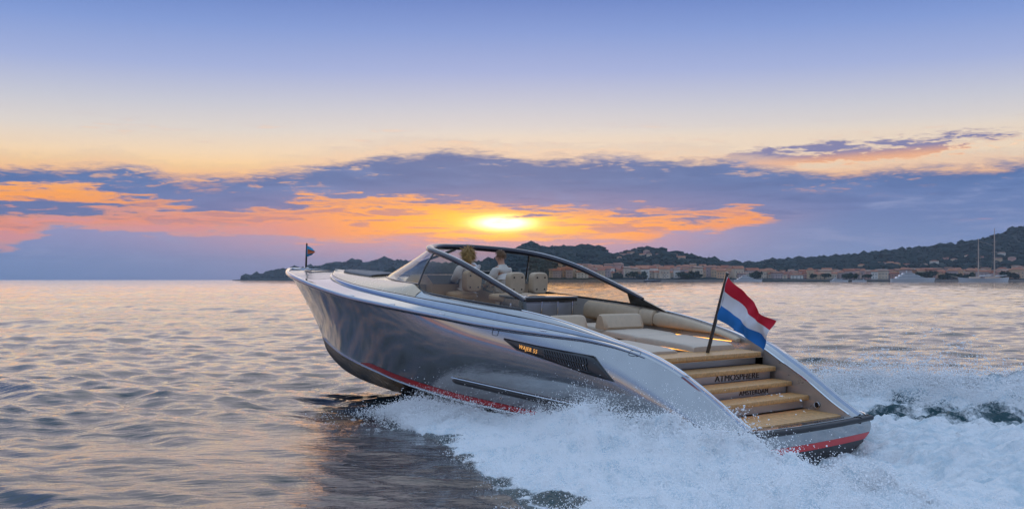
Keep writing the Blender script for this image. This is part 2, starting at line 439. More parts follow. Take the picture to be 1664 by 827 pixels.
def water_material():
    m = bpy.data.materials.new('sea_water'); m.use_nodes = True
    t = m.node_tree; b = t.nodes['Principled BSDF']; q = G(t)
    co = q.node('ShaderNodeTexCoord').outputs['Object']
    x, y, z = q.sep(co)[:3]
    b.inputs['Base Color'].default_value = (.006, .017, .024, 1)
    b.inputs['IOR'].default_value = 1.34
    b.inputs['Roughness'].default_value = .02
    v1 = q.vec(q.mul(x, .45), q.mul(y, 1.5), 0.0); wind = q.ss(q.noise(q.vec(q.mul(x, .5), y, 0.0), .06, 3, .5), .38, .62, .45, 1.25)
    n1 = q.noise(v1, 4.2, 4, .6, .3)
    n2 = q.noise(v1, .75, 3, .55, .2)
    b1 = q.node('ShaderNodeBump'); q.put(b1.inputs['Strength'], q.mul(wind, .8)); b1.inputs['Distance'].default_value = .035; q.put(b1.inputs['Height'], n1)
    b2 = q.node('ShaderNodeBump'); b2.inputs['Strength'].default_value = .33; b2.inputs['Distance'].default_value = .12; q.put(b2.inputs['Height'], n2); q.put(b2.inputs['Normal'], b1.outputs[0])
    q.put(b.inputs['Normal'], b2.outputs[0])
    return m
WATER = water_material()
def wake_bound(p):
    return np.interp(p, [-40, -12, -5, 0.4, 2.3, 5.8, 7.3, 8.7, 9.4], [20, 12.4, 9.3, 6.9, 5.75, 3.9, 3.3, 2.5, 1.0])
def build_water():
    na, nr = 500, 1450
    az = np.linspace(-R(42), R(42), na)
    rad = 4.0 * (12000 / 4.0) ** (np.linspace(0, 1, nr) ** 1.28)
    A, Rr = np.meshgrid(az, rad)
    x, y = Rr * np.sin(A), Rr * np.cos(A)
    sp = np.maximum(Rr * (az[1] - az[0]), np.gradient(rad)[:, None] * np.ones_like(A) * .6)
    h, sx, sy = wave_field(x, y, sp)
    p, q = to_plan(x, y)
    lee = 1 - .72 * np.exp(-((p - 5.0) / 4.5) ** 2 - ((q - 6.0) / 4.5) ** 2)      # water flattened by the passing hull
    h, sx, sy = h * lee, sx * lee, sy * lee
    b = wake_bound(p)
    inside = np.clip((b - .25 - np.abs(q)) / .5, 0, 1) * np.clip((9.1 - p) / .6, 0, 1)
    h = h * (1 - .6 * inside) - .75 * inside
    V = np.stack([x + sx, y + sy, h], -1)
    v, f = grid(V)
    # the rest of the sea, all round
    a2 = np.linspace(R(42), R(318), 60); r2 = np.array([4., 30, 300, 3000, 12000])
    V2 = np.array([[(r * math.sin(a), r * math.cos(a), -.02) for a in a2] for r in r2])
    ring = np.array([[(r * math.sin(a), r * math.cos(a), -.02) for a in np.linspace(0, 2 * math.pi, 60)] for r in (.0, 4.05)])
    me = bpy.data.meshes.new('water')
    vv, ff = merge((v, []), grid(V2), grid(ring))
    quads = (np.arange(nr - 1)[:, None] * na + np.arange(na - 1)[None]).reshape(-1)
    Q = np.stack([quads, quads + 1, quads + na + 1, quads + na], 1)
    allq = np.concatenate([Q, np.array(ff, int)])
    me.vertices.add(len(vv)); me.vertices.foreach_set('co', vv.astype(np.float32).ravel())
    me.loops.add(allq.size); me.loops.foreach_set('vertex_index', allq.astype(np.int32).ravel())
    me.polygons.add(len(allq)); me.polygons.foreach_set('loop_start', np.arange(0, allq.size, 4, dtype=np.int32))
    me.update(calc_edges=True); me.shade_smooth()
    me.materials.append(WATER)
    o = bpy.data.objects.new('water', me); COL.objects.link(o); tag(o, kind='structure')
    return o
# grid() would loop in python over half a million quads: build the faces with numpy instead
_grid_py = grid
def grid(P, close_u=False, close_v=False):
    P = np.asarray(P, float)
    if P.shape[0] * P.shape[1] > 60000: return P.reshape(-1, 3), []
    return _grid_py(P, close_u, close_v)
build_water()

# ------------------------------------------------------------------ far shore
def hill_mat(name, c0, c1, c2):
    m = bpy.data.materials.new(name); m.use_nodes = True
    t = m.node_tree; b = t.nodes['Principled BSDF']; q = G(t)
    co = q.node('ShaderNodeTexCoord').outputs['Object']
    n = q.noise(co, .02, 6, .65); n2 = q.noise(co, .11, 4, .6)
    c = q.mix(q.ss(n, .35, .65), c0, c1); c = q.mix(q.ss(n2, .58, .72), c, c2)
    q.put(b.inputs['Base Color'], c); b.inputs['Roughness'].default_value = .9; b.inputs['Specular IOR Level'].default_value = .1
    return m
HILLM = hill_mat('wooded_hillside', (.016, .03, .03), (.026, .038, .032), (.09, .08, .065))
FOREST = mat('far_pines', (.014, .028, .026), .9, var=.4, vscale=.03, spec=.1)
def ridge(pts, D):
    X = [(u - 832) / FPX * D for u, v in pts]; Z = [max(0., (454.5 - v) / FPX * D + CAM_H) for u, v in pts]
    return pchip(X, Z)
TERR = []
def terrain(name, pts, D, shore, nx, seed, back=500):
    rf = ridge(pts, D); x0, x1 = (pts[0][0] - 832) / FPX * D, (pts[-1][0] - 832) / FPX * D
    def height(x, y):
        t = np.clip((y - shore) / (D - shore), 0, 1)
        base = rf(x) * np.where(y > D, np.clip(1 - (y - D) / back, 0, 1) ** .8, (.04 + .96 * t ** 1.15) * np.clip((y - shore + 4) / 8, 0, 1))
        return base * (1 + .16 * fbm(x / 90 + seed, y / 90, 0, 3) * np.clip(t * (1 - t) * 4, 0, 1)) + np.clip((y - shore) / 5, -1, 1) * 2.0
    xs = np.linspace(x0, x1, nx); ys = np.r_[np.linspace(shore - 6, shore + 30, 5), np.linspace(shore + 40, D + back, 60)]
    Xg, Yg = np.meshgrid(xs, ys); Zg = height(Xg, Yg)
    v, f = _grid_py(np.stack([Xg, Yg, Zg], -1))
    o = obj(name, v, f, HILLM); tag(o, kind='structure')
    TERR.append((height, x0, x1, shore, D))
    return height, x0, x1
RIGHT = [(1175, 434), (1210, 432.5), (1240, 430), (1284, 425), (1330, 422), (1364, 420.5), (1401, 415.5), (1460, 410), (1500, 406), (1540, 401), (1580, 395.5), (1620, 386), (1664, 372), (1720, 358), (1800, 348), (1900, 352), (2000, 380), (2060, 454)]
CENTRE = [(640, 454), (700, 441), (760, 434), (800, 427), (830, 415), (846, 404), (862, 400), (878, 405), (890, 408), (905, 406), (930, 407), (958, 407), (978, 413), (998, 418), (1012, 415), (1030, 410), (1048, 407), (1068, 410), (1090, 415), (1120, 420), (1150, 428), (1180, 432), (1210, 434), (1250, 440), (1290, 454)]
LEFT = [(396, 454.5), (415, 451), (430, 448.5), (450, 442), (480, 440), (520, 436), (545, 431), (562, 429.5), (580, 428), (600, 426), (620, 427), (650, 427.5), (690, 430), (740, 436), (790, 440), (840, 454)]
hR = terrain('hill_right', RIGHT, 2900, 1760, 150, 3.)
hC = terrain('hill_centre', CENTRE, 2450, 1750, 130, 9.)
hL = terrain('headland', LEFT, 4300, 4120, 110, 21.)
def forest(name, hf, shore, D, n, seed, rmin, rmax, lo=.12):
    r = np.random.default_rng(seed); height, x0, x1 = hf
    bm = bmesh.new(); bmesh.ops.create_icosphere(bm, subdivisions=1, radius=1)
    bv = np.array([v.co[:] for v in bm.verts]); bf = np.array([[v.index for v in f.verts] for f in bm.faces]); bm.free()
    x = r.uniform(x0, x1, n); y = shore + (D + 40 - shore) * (lo + (1 - lo) * r.random(n) ** .6)
    keep = fbm(x / 55, y / 70, seed, 3) > -.28; x, y = x[keep], y[keep]
    z = height(x, y); ok = z > 4.5; x, y, z = x[ok], y[ok], z[ok]; k = len(x)
    s = r.uniform(rmin, rmax, k) * (1 + .7 * (r.random(k) < .04))
    V = bv[None] * (1 + r.normal(0, .16, (k, len(bv), 1))) * s[:, None, None] * np.array([1.25, 1.25, .85]) + np.stack([x, y, z + s * .35], -1)[:, None]
    F = bf[None] + (np.arange(k) * len(bv))[:, None, None]
    me = bpy.data.meshes.new(name); me.from_pydata(V.reshape(-1, 3).tolist(), [], F.reshape(-1, 3).tolist()); me.materials.append(FOREST)
    o = bpy.data.objects.new(name, me); COL.objects.link(o); return o
tag(forest('pine_forest', hR, 1760, 2900, 4200, 1, 4, 8.5), 'dark pine woods covering the long right hand hill', 'forest', kind='stuff')
tag(forest('pine_forest', hC, 1750, 2450, 3000, 2, 4, 8), 'dark pine woods covering the central double topped hill', 'forest', kind='stuff')
tag(forest('pine_forest', hL, 4120, 4300, 1300, 3, 6, 11), 'dark blue woods on the far headland left of the bow', 'forest', kind='stuff')

# town houses: a few shared shapes, every house an object of its own with its roof as a part
def house_mesh(kind):
    w = bmesh.new(); bmesh.ops.create_cube(w, size=1); bmesh.ops.translate(w, vec=(0, 0, .5), verts=w.verts)
    for f in [f for f in w.faces if f.normal.z < -.5]: w.faces.remove(f)
    e = .56
    if kind == 0: V = [(-e, -e, 1), (e, -e, 1), (e, e, 1), (-e, e, 1), (-e, 0, 1.28), (e, 0, 1.28)]; F = [(0, 1, 5, 4), (2, 3, 4, 5), (0, 4, 3), (1, 2, 5), (3, 2, 1, 0)]
    elif kind == 1: V = [(-e, -e, 1), (e, -e, 1), (e, e, 1), (-e, e, 1), (-.25, 0, 1.25), (.25, 0, 1.25)]; F = [(0, 1, 5, 4), (2, 3, 4, 5), (0, 4, 3), (1, 2, 5), (3, 2, 1, 0)]
    else: V = [(-e, -e, 1), (e, -e, 1), (e, e, 1), (-e, e, 1), (-e, -e, 1.08), (e, -e, 1.08), (e, e, 1.22), (-e, e, 1.22)]; F = [(4, 5, 6, 7), (0, 1, 5, 4), (1, 2, 6, 5), (2, 3, 7, 6), (3, 0, 4, 7), (3, 2, 1, 0)]
    return w, V, F
WALLC = [(.62, .44, .28), (.70, .56, .42), (.62, .36, .30), (.80, .74, .66), (.52, .40, .38), (.72, .44, .26)]
ROOFC = [(.40, .15, .09), (.46, .20, .12), (.34, .17, .12), (.40, .26, .20)]
WALLM = [mat('stucco_%d' % i, c, .9, var=.12, vscale=.8, spec=.1) for i, c in enumerate(WALLC)]
ROOFM = [mat('roof_tile_%d' % i, c, .9, var=.2, vscale=1., spec=.1) for i, c in enumerate(ROOFC)]
HM = {}
for k in range(3):
    for i in range(6):
        w, V, F = house_mesh(k); me = bpy.data.meshes.new('town_house'); w.to_mesh(me); w.free(); me.materials.append(WALLM[i])
        rm = bpy.data.meshes.new('roof'); rm.from_pydata(V, [], F); rm.materials.append(ROOFM[(i + k) % 4]); HM[k, i] = (me, rm)
WINM = bpy.data.meshes.new('window'); _w = box_bm(1, 1, 1); _w.to_mesh(WINM); _w.free(); WINM.materials.append(mat('shutter_dark', (.10, .11, .12), .5))
def house(x, y, z, w, d, h, rz, label, group, window=False):
    ci = random.randrange(6); colour = ('ochre', 'sand', 'pink', 'cream', 'mauve', 'orange')[ci]; rk = random.randrange(3); me, rm = HM[rk, ci]
    o = bpy.data.objects.new('town_house', me); COL.objects.link(o); o.location = (x, y, z - 1.5); o.scale = (w, d, h + 1.5); o.rotation_euler = (0, 0, rz)
    c = bpy.data.objects.new('roof', rm); COL.objects.link(c); c.parent = o
    if window:
        for fz in (.3, .66):
            for fx_ in ((-.3, 0, .3) if w > 11.5 else (-.22, .22)):
                wo_ = bpy.data.objects.new('window', WINM); COL.objects.link(wo_); wo_.parent = o; wo_.location = (fx_, -.502, fz); wo_.scale = (1.3 / w, .02, 1.9 / (h + 1.5))
    size = 'wide' if w > 15 else ('narrow' if w < 11.5 else 'mid-sized')
    tag(o, '%s %s %s house %s' % (size, ('gabled', 'hip-roofed', 'flat-topped')[rk], colour, label), 'house', group)
def zone(u):
    for lim, s in ((935, 'behind the windscreen strut'), (985, 'just right of the windscreen strut'), (1040, 'above the windscreen end'), (1085, 'beyond the dark motor boat'), (1130, 'left of the quay trees'), (1205, 'left of the flag staff'), (1250, 'just right of the flag'), (1320, 'between flag and small yacht'),
                   (1380, 'behind the small yacht'), (1440, 'left of the largest yacht'), (1530, 'behind the largest yacht'), (1580, 'left of the sailing ship'), (1625, 'behind the sailing ship'), (9999, 'at the right edge')):
        if u < lim: return s
def townrow(u0, u1, n, y0, y1, hf, hmin, hmax, wmin, wmax, label, group):
    for i in range(n):
        y = random.uniform(y0, y1); u = u0 + (u1 - u0) * (i + random.random()) / n; x = (u - 832) / FPX * y
        z = float(hf[0](np.array([x]), np.array([y]))[0])
        house(x, y, z, random.uniform(wmin, wmax), random.uniform(9, 14), random.uniform(hmin, hmax), random.uniform(-.35, .35), label + ' ' + zone(u), group, y0 < 1800)
townrow(900, 1205, 56, 1770, 1815, hC, 6, 15, 8, 21, "in the far waterfront row", 'waterfront houses left of the flag')
townrow(910, 1170, 40, 1860, 1990, hC, 7, 10, 9, 16, "on the central hill's lower slope", 'houses on the central hill')
townrow(1000, 1110, 12, 2200, 2380, hC, 6, 9, 8, 14, "near the central hilltop", 'houses near the central hilltop')
townrow(1215, 1664, 74, 1776, 1830, hR, 6, 15, 8, 23, "in the far waterfront row", 'waterfront houses right of the flag')
townrow(1240, 1664, 46, 1880, 2060, hR, 7, 10, 9, 16, "on the right hill's lower slope", 'houses on the right hand hill')
townrow(1400, 1660, 14, 2250, 2500, hR, 6, 9, 9, 15, "high among the right hill's pines", 'villas on the right hand hill')
# quay
QUAY = mat('quay_stone', (.30, .26, .23), .9, var=.2, vscale=.3)
for nm, u0, u1, y, lb in (('quay_wall', 880, 1212, 1752, 'long low stone quay along the water left of the flag'), ('quay_wall', 1214, 1700, 1757, 'long low stone quay along the water right of the flag')):
    xa, xb = (u0 - 832) / FPX * y, (u1 - 832) / FPX * y
    tag(box(nm, xb - xa, 10, 4.2, ((xa + xb) / 2, y, 1.0), QUAY), lb, 'quay')
# waterfront trees
LEAF = mat('leaf_dark_green', (.035, .06, .03), .8, var=.4, vscale=.4, spec=.2)
BARK = mat('bark', (.08, .055, .04), .9)
def shore_tree(seed):
    r = np.random.default_rng(seed); lobes = [(r.normal(0, 2.2), r.normal(0, 2.0), r.uniform(4.5, 9), r.uniform(1.6, 3.0)) for _ in range(9)]
    V, F = [], []
    for lx, ly, lz, lr in lobes:
        for _ in range(46):
            d = r.normal(size=3); d /= np.linalg.norm(d); c = np.array([lx, ly, lz]) + d * lr * r.uniform(.55, 1.05) * np.array([1, 1, .8])
            a, b2 = r.normal(size=3) * .62, r.normal(size=3) * .62
            i = len(V); V += [c - a, c + b2, c + a, c - b2]; F.append((i, i + 1, i + 2, i + 3))
    cm = bpy.data.meshes.new('crown'); cm.from_pydata([tuple(v) for v in V], [], F); cm.materials.append(LEAF)
    parts = [tube([(0, 0, -1), (.1, 0, 2), (.0, .1, 5)], [.45, .36, .2], 7)]
    for lx, ly, lz, lr in lobes[:5]: parts.append(tube([(0, 0, 3), (lx * .5, ly * .5, (3 + lz) / 2 + .4), (lx, ly, lz)], [.2, .14, .06], 5))
    v, f = merge(*parts); tm = bpy.data.meshes.new('trunk'); tm.from_pydata(v.tolist(), [], f); tm.materials.append(BARK)
    return cm, tm
TREES = [shore_tree(50 + i) for i in range(4)]
for i, u in enumerate(list(np.r_[1001, 1007, 1030, 1036, 1046, 1108, 1113, 1118, 1124, 1130, 1137, 1226, 1231]) + list(np.r_[1321, 1340, 1375, 1381, 1389, 1412, 1492, 1498, 1506, 1515, 1531, 1540, 1549, 1561, 1570, 1580, 1632, 1641, 1650])):
    y = 1764 + random.uniform(-3, 3); cm, tm = TREES[i % 4]
    e = empty('waterfront_tree', ((u - 832) / FPX * y, y, 2.5)); s = random.uniform(.85, 1.4); e.scale = (s * 1.3, s * 1.3, s); e.rotation_euler = (0, 0, random.uniform(0, 6))
    for n_, me in (('crown', cm), ('trunk', tm)):
        c = bpy.data.objects.new(n_, me); COL.objects.link(c); c.parent = e
    tag(e, '%s dark rounded tree on the far quay %s' % ('tall' if s > 1.2 else ('low' if s < 1. else 'mid sized'), zone(u)), 'tree', 'quay trees left of the flag' if u < 1215 else 'quay trees right of the flag')

# moored yachts
YW = mat('yacht_white', (.74, .74, .75), .35, coat=.3); YG = mat('yacht_glass', (.03, .035, .045), .1); WOODM = mat('mast_wood', (.62, .46, .36), .6); YDK = mat('dark_hull', (.05, .06, .09), .3, coat=.3)
def yacht(u, y, length, label, tiers=3, hullm=None, flip=1):
    e = empty('moored_yacht', ((u - 832) / FPX * y, y, 0)); e.scale = (flip, 1, 1); L, B, Hh = length, length * .17, length * .075
    xs = np.linspace(-L / 2, L / 2, 24); rows = []
    for x in xs:
        t = (x + L / 2) / L; b = B / 2 * min(1, (1 - t) * 3.2) ** .6 * (1 if t > .06 else .85 + 2.5 * t); zt = Hh * (1 + .5 * max(0, t - .45)); o_ = L * .05 * max(0, t - .8) * 5
        rows.append([(x - o_ * (1 - k) * .6, b * (.72 + .28 * k), -1 + (zt + 1) * k) for k in np.linspace(0, 1, 5)])
    P = np.array(rows); Pm = P[:, ::-1].copy(); Pm[..., 1] *= -1
    v, f = grid(np.concatenate([P, Pm], 1), close_v=True); f.append(tuple(range(10)))
    obj('hull', v, f, hullm or YW, e)
    z = Hh * 1.02; x0, x1 = -.40 * L, .26 * L
    for k in range(tiers):
        hh = L * .042; w = B * (.82 - .12 * k)
        prof = [(x0, z), (x1, z), (x1 - hh * 1.6, z + hh), (x0 + hh * .4, z + hh)]
        V = [(a, s * w / 2, b) for s in (-1, 1) for a, b in prof]
        d = obj('deckhouse', V, [(0, 1, 2, 3), (7, 6, 5, 4), (0, 4, 5, 1), (1, 5, 6, 2), (2, 6, 7, 3), (3, 7, 4, 0)], YW, e, smooth=False)
        wb = [(x0 + hh, z + hh * .38), (x1 - hh * .9, z + hh * .38), (x1 - hh * 1.35, z + hh * .75), (x0 + hh * 1.2, z + hh * .75)]
        V = [(a, s * (w / 2 + .06), b) for s in (-1, 1) for a, b in wb]
        obj('window_band', V, [(0, 1, 2, 3), (7, 6, 5, 4), (0, 4, 5, 1), (1, 5, 6, 2), (2, 6, 7, 3), (3, 7, 4, 0)], YG, d, smooth=False)
        z += hh; x0 += L * .07; x1 -= L * .11
    v, f = merge(tube([(x0 + L * .04, 0, z), (x0 + L * .03, 0, z + L * .07)], [.5, .15], 6), tube([(x0 + L * .035, -2.2, z + L * .045), (x0 + L * .035, 2.2, z + L * .045)], .22, 6), tube([(x0 + L * .02, 0, z + L * .03), (x0 + L * .06, 0, z + L * .03)], .3, 6))
    obj('radar_mast', v, f, YW, e)
    tag(e, label, 'yacht'); return e
yacht(1484, 1500, 60, 'large white motor yacht moored right of centre below the right hill', 3)
yacht(1216, 1560, 40, 'white motor yacht moored just right of the flag', 3)
yacht(1364, 1640, 27, 'small white motor yacht moored left of the largest yacht', 2)
yacht(1396, 1690, 22, 'smallest white motor yacht moored between two larger yachts', 1, flip=-1)
yacht(1060, 1660, 26, 'low dark hulled motor boat moored off the town left of the flag', 1, YDK)
def schooner():
    y = 1500; k = y / FPX; e = empty('sailing_ship', ((1598 - 832) * k, y, 0))
    L = 84 * k; xs = np.linspace(-L / 2, L / 2, 26); rows = []
    for x in xs:
        t = (x + L / 2) / L; b = 4.8 * max(0.02, (1 - abs(2 * t - .9) ** 2.6 if abs(2 * t - .9) < 1 else 0.02)); zt = 4.2 + 2.2 * (2 * t - 1) ** 2
        rows.append([(x * (1 - .06 * (1 - q)), b * (.6 + .4 * q), -1 + (zt + 1) * q) for q in np.linspace(0, 1, 5)])
    P = np.array(rows); Pm = P[:, ::-1].copy(); Pm[..., 1] *= -1
    v, f = grid(np.concatenate([P, Pm], 1), close_v=True); obj('hull', v, f, YW, e)
    obj('bowsprit', *tube([(-L / 2 + 2, 0, 5.6), (-L / 2 - 9, 0, 8)], [.5, .2], 7), WOODM, e)
    for (u, vt) in ((1590, 388), (1616, 371)):
        x = (u - 1598) * k; zt = (454.5 - vt) * k + CAM_H
        ms = obj('mast', *tube([(x, 0, 3), (x, 0, zt * .6), (x, 0, zt)], [.8, .7, .45], 8), WOODM, e)
        v, f = merge(*[tube([(x - w, 0, zt * a), (x + w, 0, zt * a + .3)], .14, 6) for a, w in ((.36, 3.), (.55, 4.5), (.75, 3.6))]); obj('spreader', v, f, WOODM, ms)
        v, f = merge(*[tube([(x, s * 4, 4.5), (x, 0, zt * .8)], .06, 5) for s in (-1, 1)], *[tube([(x + s * 5, 0, 4.5), (x, 0, zt * .96)], .06, 5) for s in (-1, 1)]); obj('rigging', v, f, WOODM, ms)
        obj('boom', *tube([(x + .5, 0, 8), (x + 17, 0, 8.6)], [.7, .5], 7), YW, e)
    x1, x2 = (1590 - 1598) * k, (1616 - 1598) * k
    obj('stay', *tube([(x1, 0, (454.5 - 388) * k), (x2, 0, (454.5 - 396) * k)], .15, 6), WOODM, e)
    for a, w in ((-16, 14), (8, 18)): box('deckhouse', w, 4.5, 2.4, (a + 4, 0, 5.6), WOODM, e, .2)
    tag(e, 'two masted sailing ship with white hull moored at the right edge', 'sailing ship')
schooner()

# ------------------------------------------------------------------ evening haze over the bay
HZ = bpy.data.materials.new('evening_haze'); HZ.use_nodes = True
_t = HZ.node_tree; _t.nodes.clear(); _pv = _t.nodes.new('ShaderNodeVolumePrincipled'); _mo = _t.nodes.new('ShaderNodeOutputMaterial')
_pv.inputs['Color'].default_value = (.66, .80, 1.0, 1); _pv.inputs['Density'].default_value = 6.5e-5; _pv.inputs['Anisotropy'].default_value = .3
_t.links.new(_pv.outputs[0], _mo.inputs['Volume'])
hz = box('haze', 24600, 24600, 214, (0, 0, 104), HZ); tag(hz, kind='stuff')
# ------------------------------------------------------------------ the motor boat (boat frame: x forward, y to port, z up, origin at the transom)
boat = empty('motor_boat'); boat.matrix_world = BOAT_M
tag(boat, 'sleek silver open motor boat speeding away with red boot stripe and teak stern steps', 'motor boat')
# sheer, chine and keel lines
Sy = pchip([0, .5, 1, 1.5, 2, 2.5, 3.2, 4, 6, 8, 10, 12, 13.5, 15, 16, 16.6, 16.9, 17], [1.80, 1.80, 1.82, 1.87, 1.98, 2.09, 2.19, 2.25, 2.3, 2.29, 2.2, 1.95, 1.65, 1.20, .76, .40, .17, 0])
Sz = pchip([0, .4, .94, 1.5, 2.2, 2.8, 3.4, 4.5, 6, 7.1, 8.9, 11, 12.7, 14.2, 15.5, 17], [.40, .62, .93, 1.21, 1.45, 1.55, 1.59, 1.59, 1.60, 1.64, 1.70, 1.77, 1.87, 1.97, 2.04, 2.09])
Cy = pchip([0, 3, 6.76, 8.1, 9.5, 10.67, 12, 13.2, 14.4, 15.0, 15.4], [1.83, 1.97, 1.96, 1.86, 1.66, 1.45, 1.15, .80, .38, .15, 0])
Cz = pchip([0, 6.76, 8.1, 9.5, 10.67, 12, 13.2, 14.4, 15.0, 15.4], [-.07, -.07, -.05, -.02, .04, .10, .16, .25, .31, .36])
Kz = pchip([0, 6, 9, 11.5, 13.1, 14.1, 14.7, 15.19, 15.4], [-.72, -.78, -.78, -.72, -.63, -.48, -.27, .03, .34])
a1 = pchip([0, 1.5, 3, 5, 7, 9, 11, 13, 15, 16.2, 17], [.34, .38, .36, .33, .29, .24, .17, .08, .03, .01, 0])
a2 = pchip([0, 1.5, 3, 5, 7, 9, 11, 13, 15, 16.2, 17], [.38, .40, .33, .22, .12, -.01, -.17, -.33, -.34, -.16, 0])
def sheer(x): return np.array([x, float(Sy(x)), float(Sz(x))])
def topside(u, k):
    xs, xc = 17 * u, 15.4 * u
    P0 = np.array([xc, float(Cy(xc)), float(Cz(xc))]); P3 = sheer(xs); d = P3 - P0
    P1 = P0 + np.array([d[0] / 3, float(a1(xs)), d[2] * .33]); P2 = P3 + np.array([-d[0] / 3, float(a2(xs)), -d[2] * .33])
    k = np.asarray(k)[:, None]
    return (1 - k) ** 3 * P0 + 3 * k * (1 - k) ** 2 * P1 + 3 * k * k * (1 - k) * P2 + k ** 3 * P3
US = 1 - (1 - np.linspace(0, 1, 110)) ** 1.35
KS = np.linspace(0, 1, 26)
TOP = np.array([topside(u, KS) for u in US])
pv = grid(TOP); obj('hull', *merge(pv, mirror(*pv)), HULL, boat, sharp=60)
# dense samples of the side for fitting parts to it
DT = np.array([topside(u, np.linspace(0, 1, 60)) for u in np.linspace(0, 1, 500)]).reshape(-1, 3)
def side_y(x, z):
    d = (DT[:, 0] - x) ** 2 + (DT[:, 2] - z) ** 2; i = np.argpartition(d, 14)[:14]
    A = np.c_[np.ones(14), DT[i, 0] - x, DT[i, 2] - z]; return float(np.linalg.lstsq(A, DT[i, 1], rcond=None)[0][0])
def side_n(x, z, e=.06):
    gx = (side_y(x + e, z) - side_y(x - e, z)) / (2 * e); gz = (side_y(x, z + e) - side_y(x, z - e)) / (2 * e)
    n = np.array([-gx, 1, -gz]); return n / np.linalg.norm(n)
def on_side(x, z, off=0.): return np.array([x, side_y(x, z), z]) + off * side_n(x, z)
# bottom with two spray rails
rows = []
for u in US:
    x = 15.4 * u; K = np.array([x, 0, float(Kz(x))]); C = np.array([x, float(Cy(x)), float(Cz(x))])
    r = []
    for k in np.linspace(0, 1, 14):
        p = K + (C - K) * k; p[2] -= .10 * math.sin(math.pi * k) * (1 - u); p[1] += .0
        if .5 < k < .58: p[2] -= .03 * (1 - u * .6)
        r.append(p)
    rows.append(r)
bv = grid(np.array(rows)); obj('hull_bottom', *merge(bv, mirror(*bv)), BOTTOM, boat, sharp=50)
# chine flat
def side_strip(x0, x1, k0, k1, off, n=90, taper=True):
    us = np.linspace(x0 / 16.0, x1 / 16.0, n); r = []
    for i, u in enumerate(us):
        c = topside(u, np.array([k0, (k0 + k1) / 2, k1])); t = min(1, (1 - i / (n - 1)) * 14) if taper else 1
        nn = np.array([0, 1, -.15]); c[2] = c[0] + (c[2] - c[0]) * t; c[1] = c[0] + (c[1] - c[0]) * t
        r.append(c + off * nn)
    return grid(np.array(r))
v, f = side_strip(-.0, 12.2, .012, .082, .007); pair('boot_stripe', v, f, RED, boat)
ch = []
for u in np.linspace(0, .985, 120):
    x = 15.4 * u; c = np.array([x, float(Cy(x)), float(Cz(x))]); ch.append(c + np.array([0, .012, -.015]))
v, f = tube(ch, np.linspace(.035, .012, 120), 6); pair('chine_rail', v, f, HULL, boat)
# rub rail
xs = np.r_[np.linspace(2.0, 15.5, 90), 17 - 1.5 * (1 - np.linspace(0, 1, 26)[1:]) ** 2]
pr = [sheer(x) + np.array([.03 if x > 16.9 else 0, .025, -.01]) for x in xs]; pr[-1][1] = 0
rad = np.interp(xs, [2.0, 3.2, 5, 17], [.008, .035, .055, .062])
v, f = tube(pr, rad, 10, flat=1.05); obj('rub_rail', *merge((v, f), mirror(v, f)), RAILM, boat)
# rail cleats
for x in (9.1, 7.3, 10.9, 4.3):
    c = sheer(x) + np.array([0, -.02, .05]); b = box_bm(.16, .035, .03, tuple(c), .012); from_bm('fairlead', b, CHROME, boat)
# black side fender
xs = np.linspace(7.02, .0, 90); pf = [on_side(x, .36 - .006 * (7 - x), .02) for x in xs]
v, f = tube(pf, np.r_[.012, .045, np.full(88, .055)], 10); pair('side_fender', v, f, RUBBER, boat)
pf2 = [on_side(x, .425 - .006 * (7 - x), .03) for x in xs]
v, f = tube(pf2, .013, 8); pair('fender_trim', v, f, CHROME, boat)
# transom: skin from port section to starboard section, in bands
SEC = topside(0., np.linspace(0, 1, 41))
def transom_band(z0, z1, off, m, name):
    zs = np.linspace(z0, z1, 6); ys = np.interp(zs, SEC[:, 2], SEC[:, 1]); r = []
    for z, y in zip(zs, ys):
        r.append([(-off - .10 * (1 - s * s), s * y, z) for s in np.linspace(-1, 1, 31)])
    obj(name, *grid(np.array(r)), m, boat)
transom_band(.06, .40, .0, HULL, 'transom'); transom_band(-.05, .062, .004, RED, 'transom_stripe')
r = []
for k in np.linspace(0, 1, 5):
    r.append([(-.002 - .10 * (1 - s * s), s * 1.83, (-.05) * (1 - k) + k * (-.72 + .62 * abs(s))) for s in np.linspace(-1, 1, 31)])
obj('transom_bottom', *grid(np.array(r)), BOTTOM, boat)
pt = [(-.03 - .10 * (1 - s * s), s * 2.03, .33) for s in np.linspace(-1, 1, 41)]
obj('stern_fender', *tube(pt, .05, 10), RUBBER, boat)
for s in (-1, 1): box('fender_joint', .10, .03, .13, (-.06, s * 1.55, .33), RUBBER, boat, .02)
# deck strips: S sheer, L ledge, U shoulder, I inner edge
tx = [0, .4, .94, 1.5, 2.2, 2.8, 3.4, 4.3, 5.4, 7, 8.6, 9.3, 10.5, 12, 13.5, 14.5, 14.9]
Ly = pchip(tx, [1.72, 1.72, 1.74, 1.78, 1.94, 2.04, 2.09, 2.13, 2.14, 2.12, 2.03, 1.95, 1.75, 1.42, .92, .40, .02])
Lz = pchip(tx, [.40, .62, .93, 1.21, 1.46, 1.57, 1.62, 1.66, 1.69, 1.74, 1.80, 1.83, 1.87, 1.92, 1.99, 2.04, 2.055])
Uy = pchip(tx, [1.60, 1.60, 1.62, 1.66, 1.82, 1.95, 2.0, 2.02, 2.02, 2.0, 1.92, 1.84, 1.65, 1.33, .84, .33, .01])
Uz = pchip(tx, [.39, .60, .91, 1.19, 1.46, 1.58, 1.67, 1.76, 1.82, 1.89, 1.93, 1.95, 1.97, 2.01, 2.07, 2.11, 2.12])
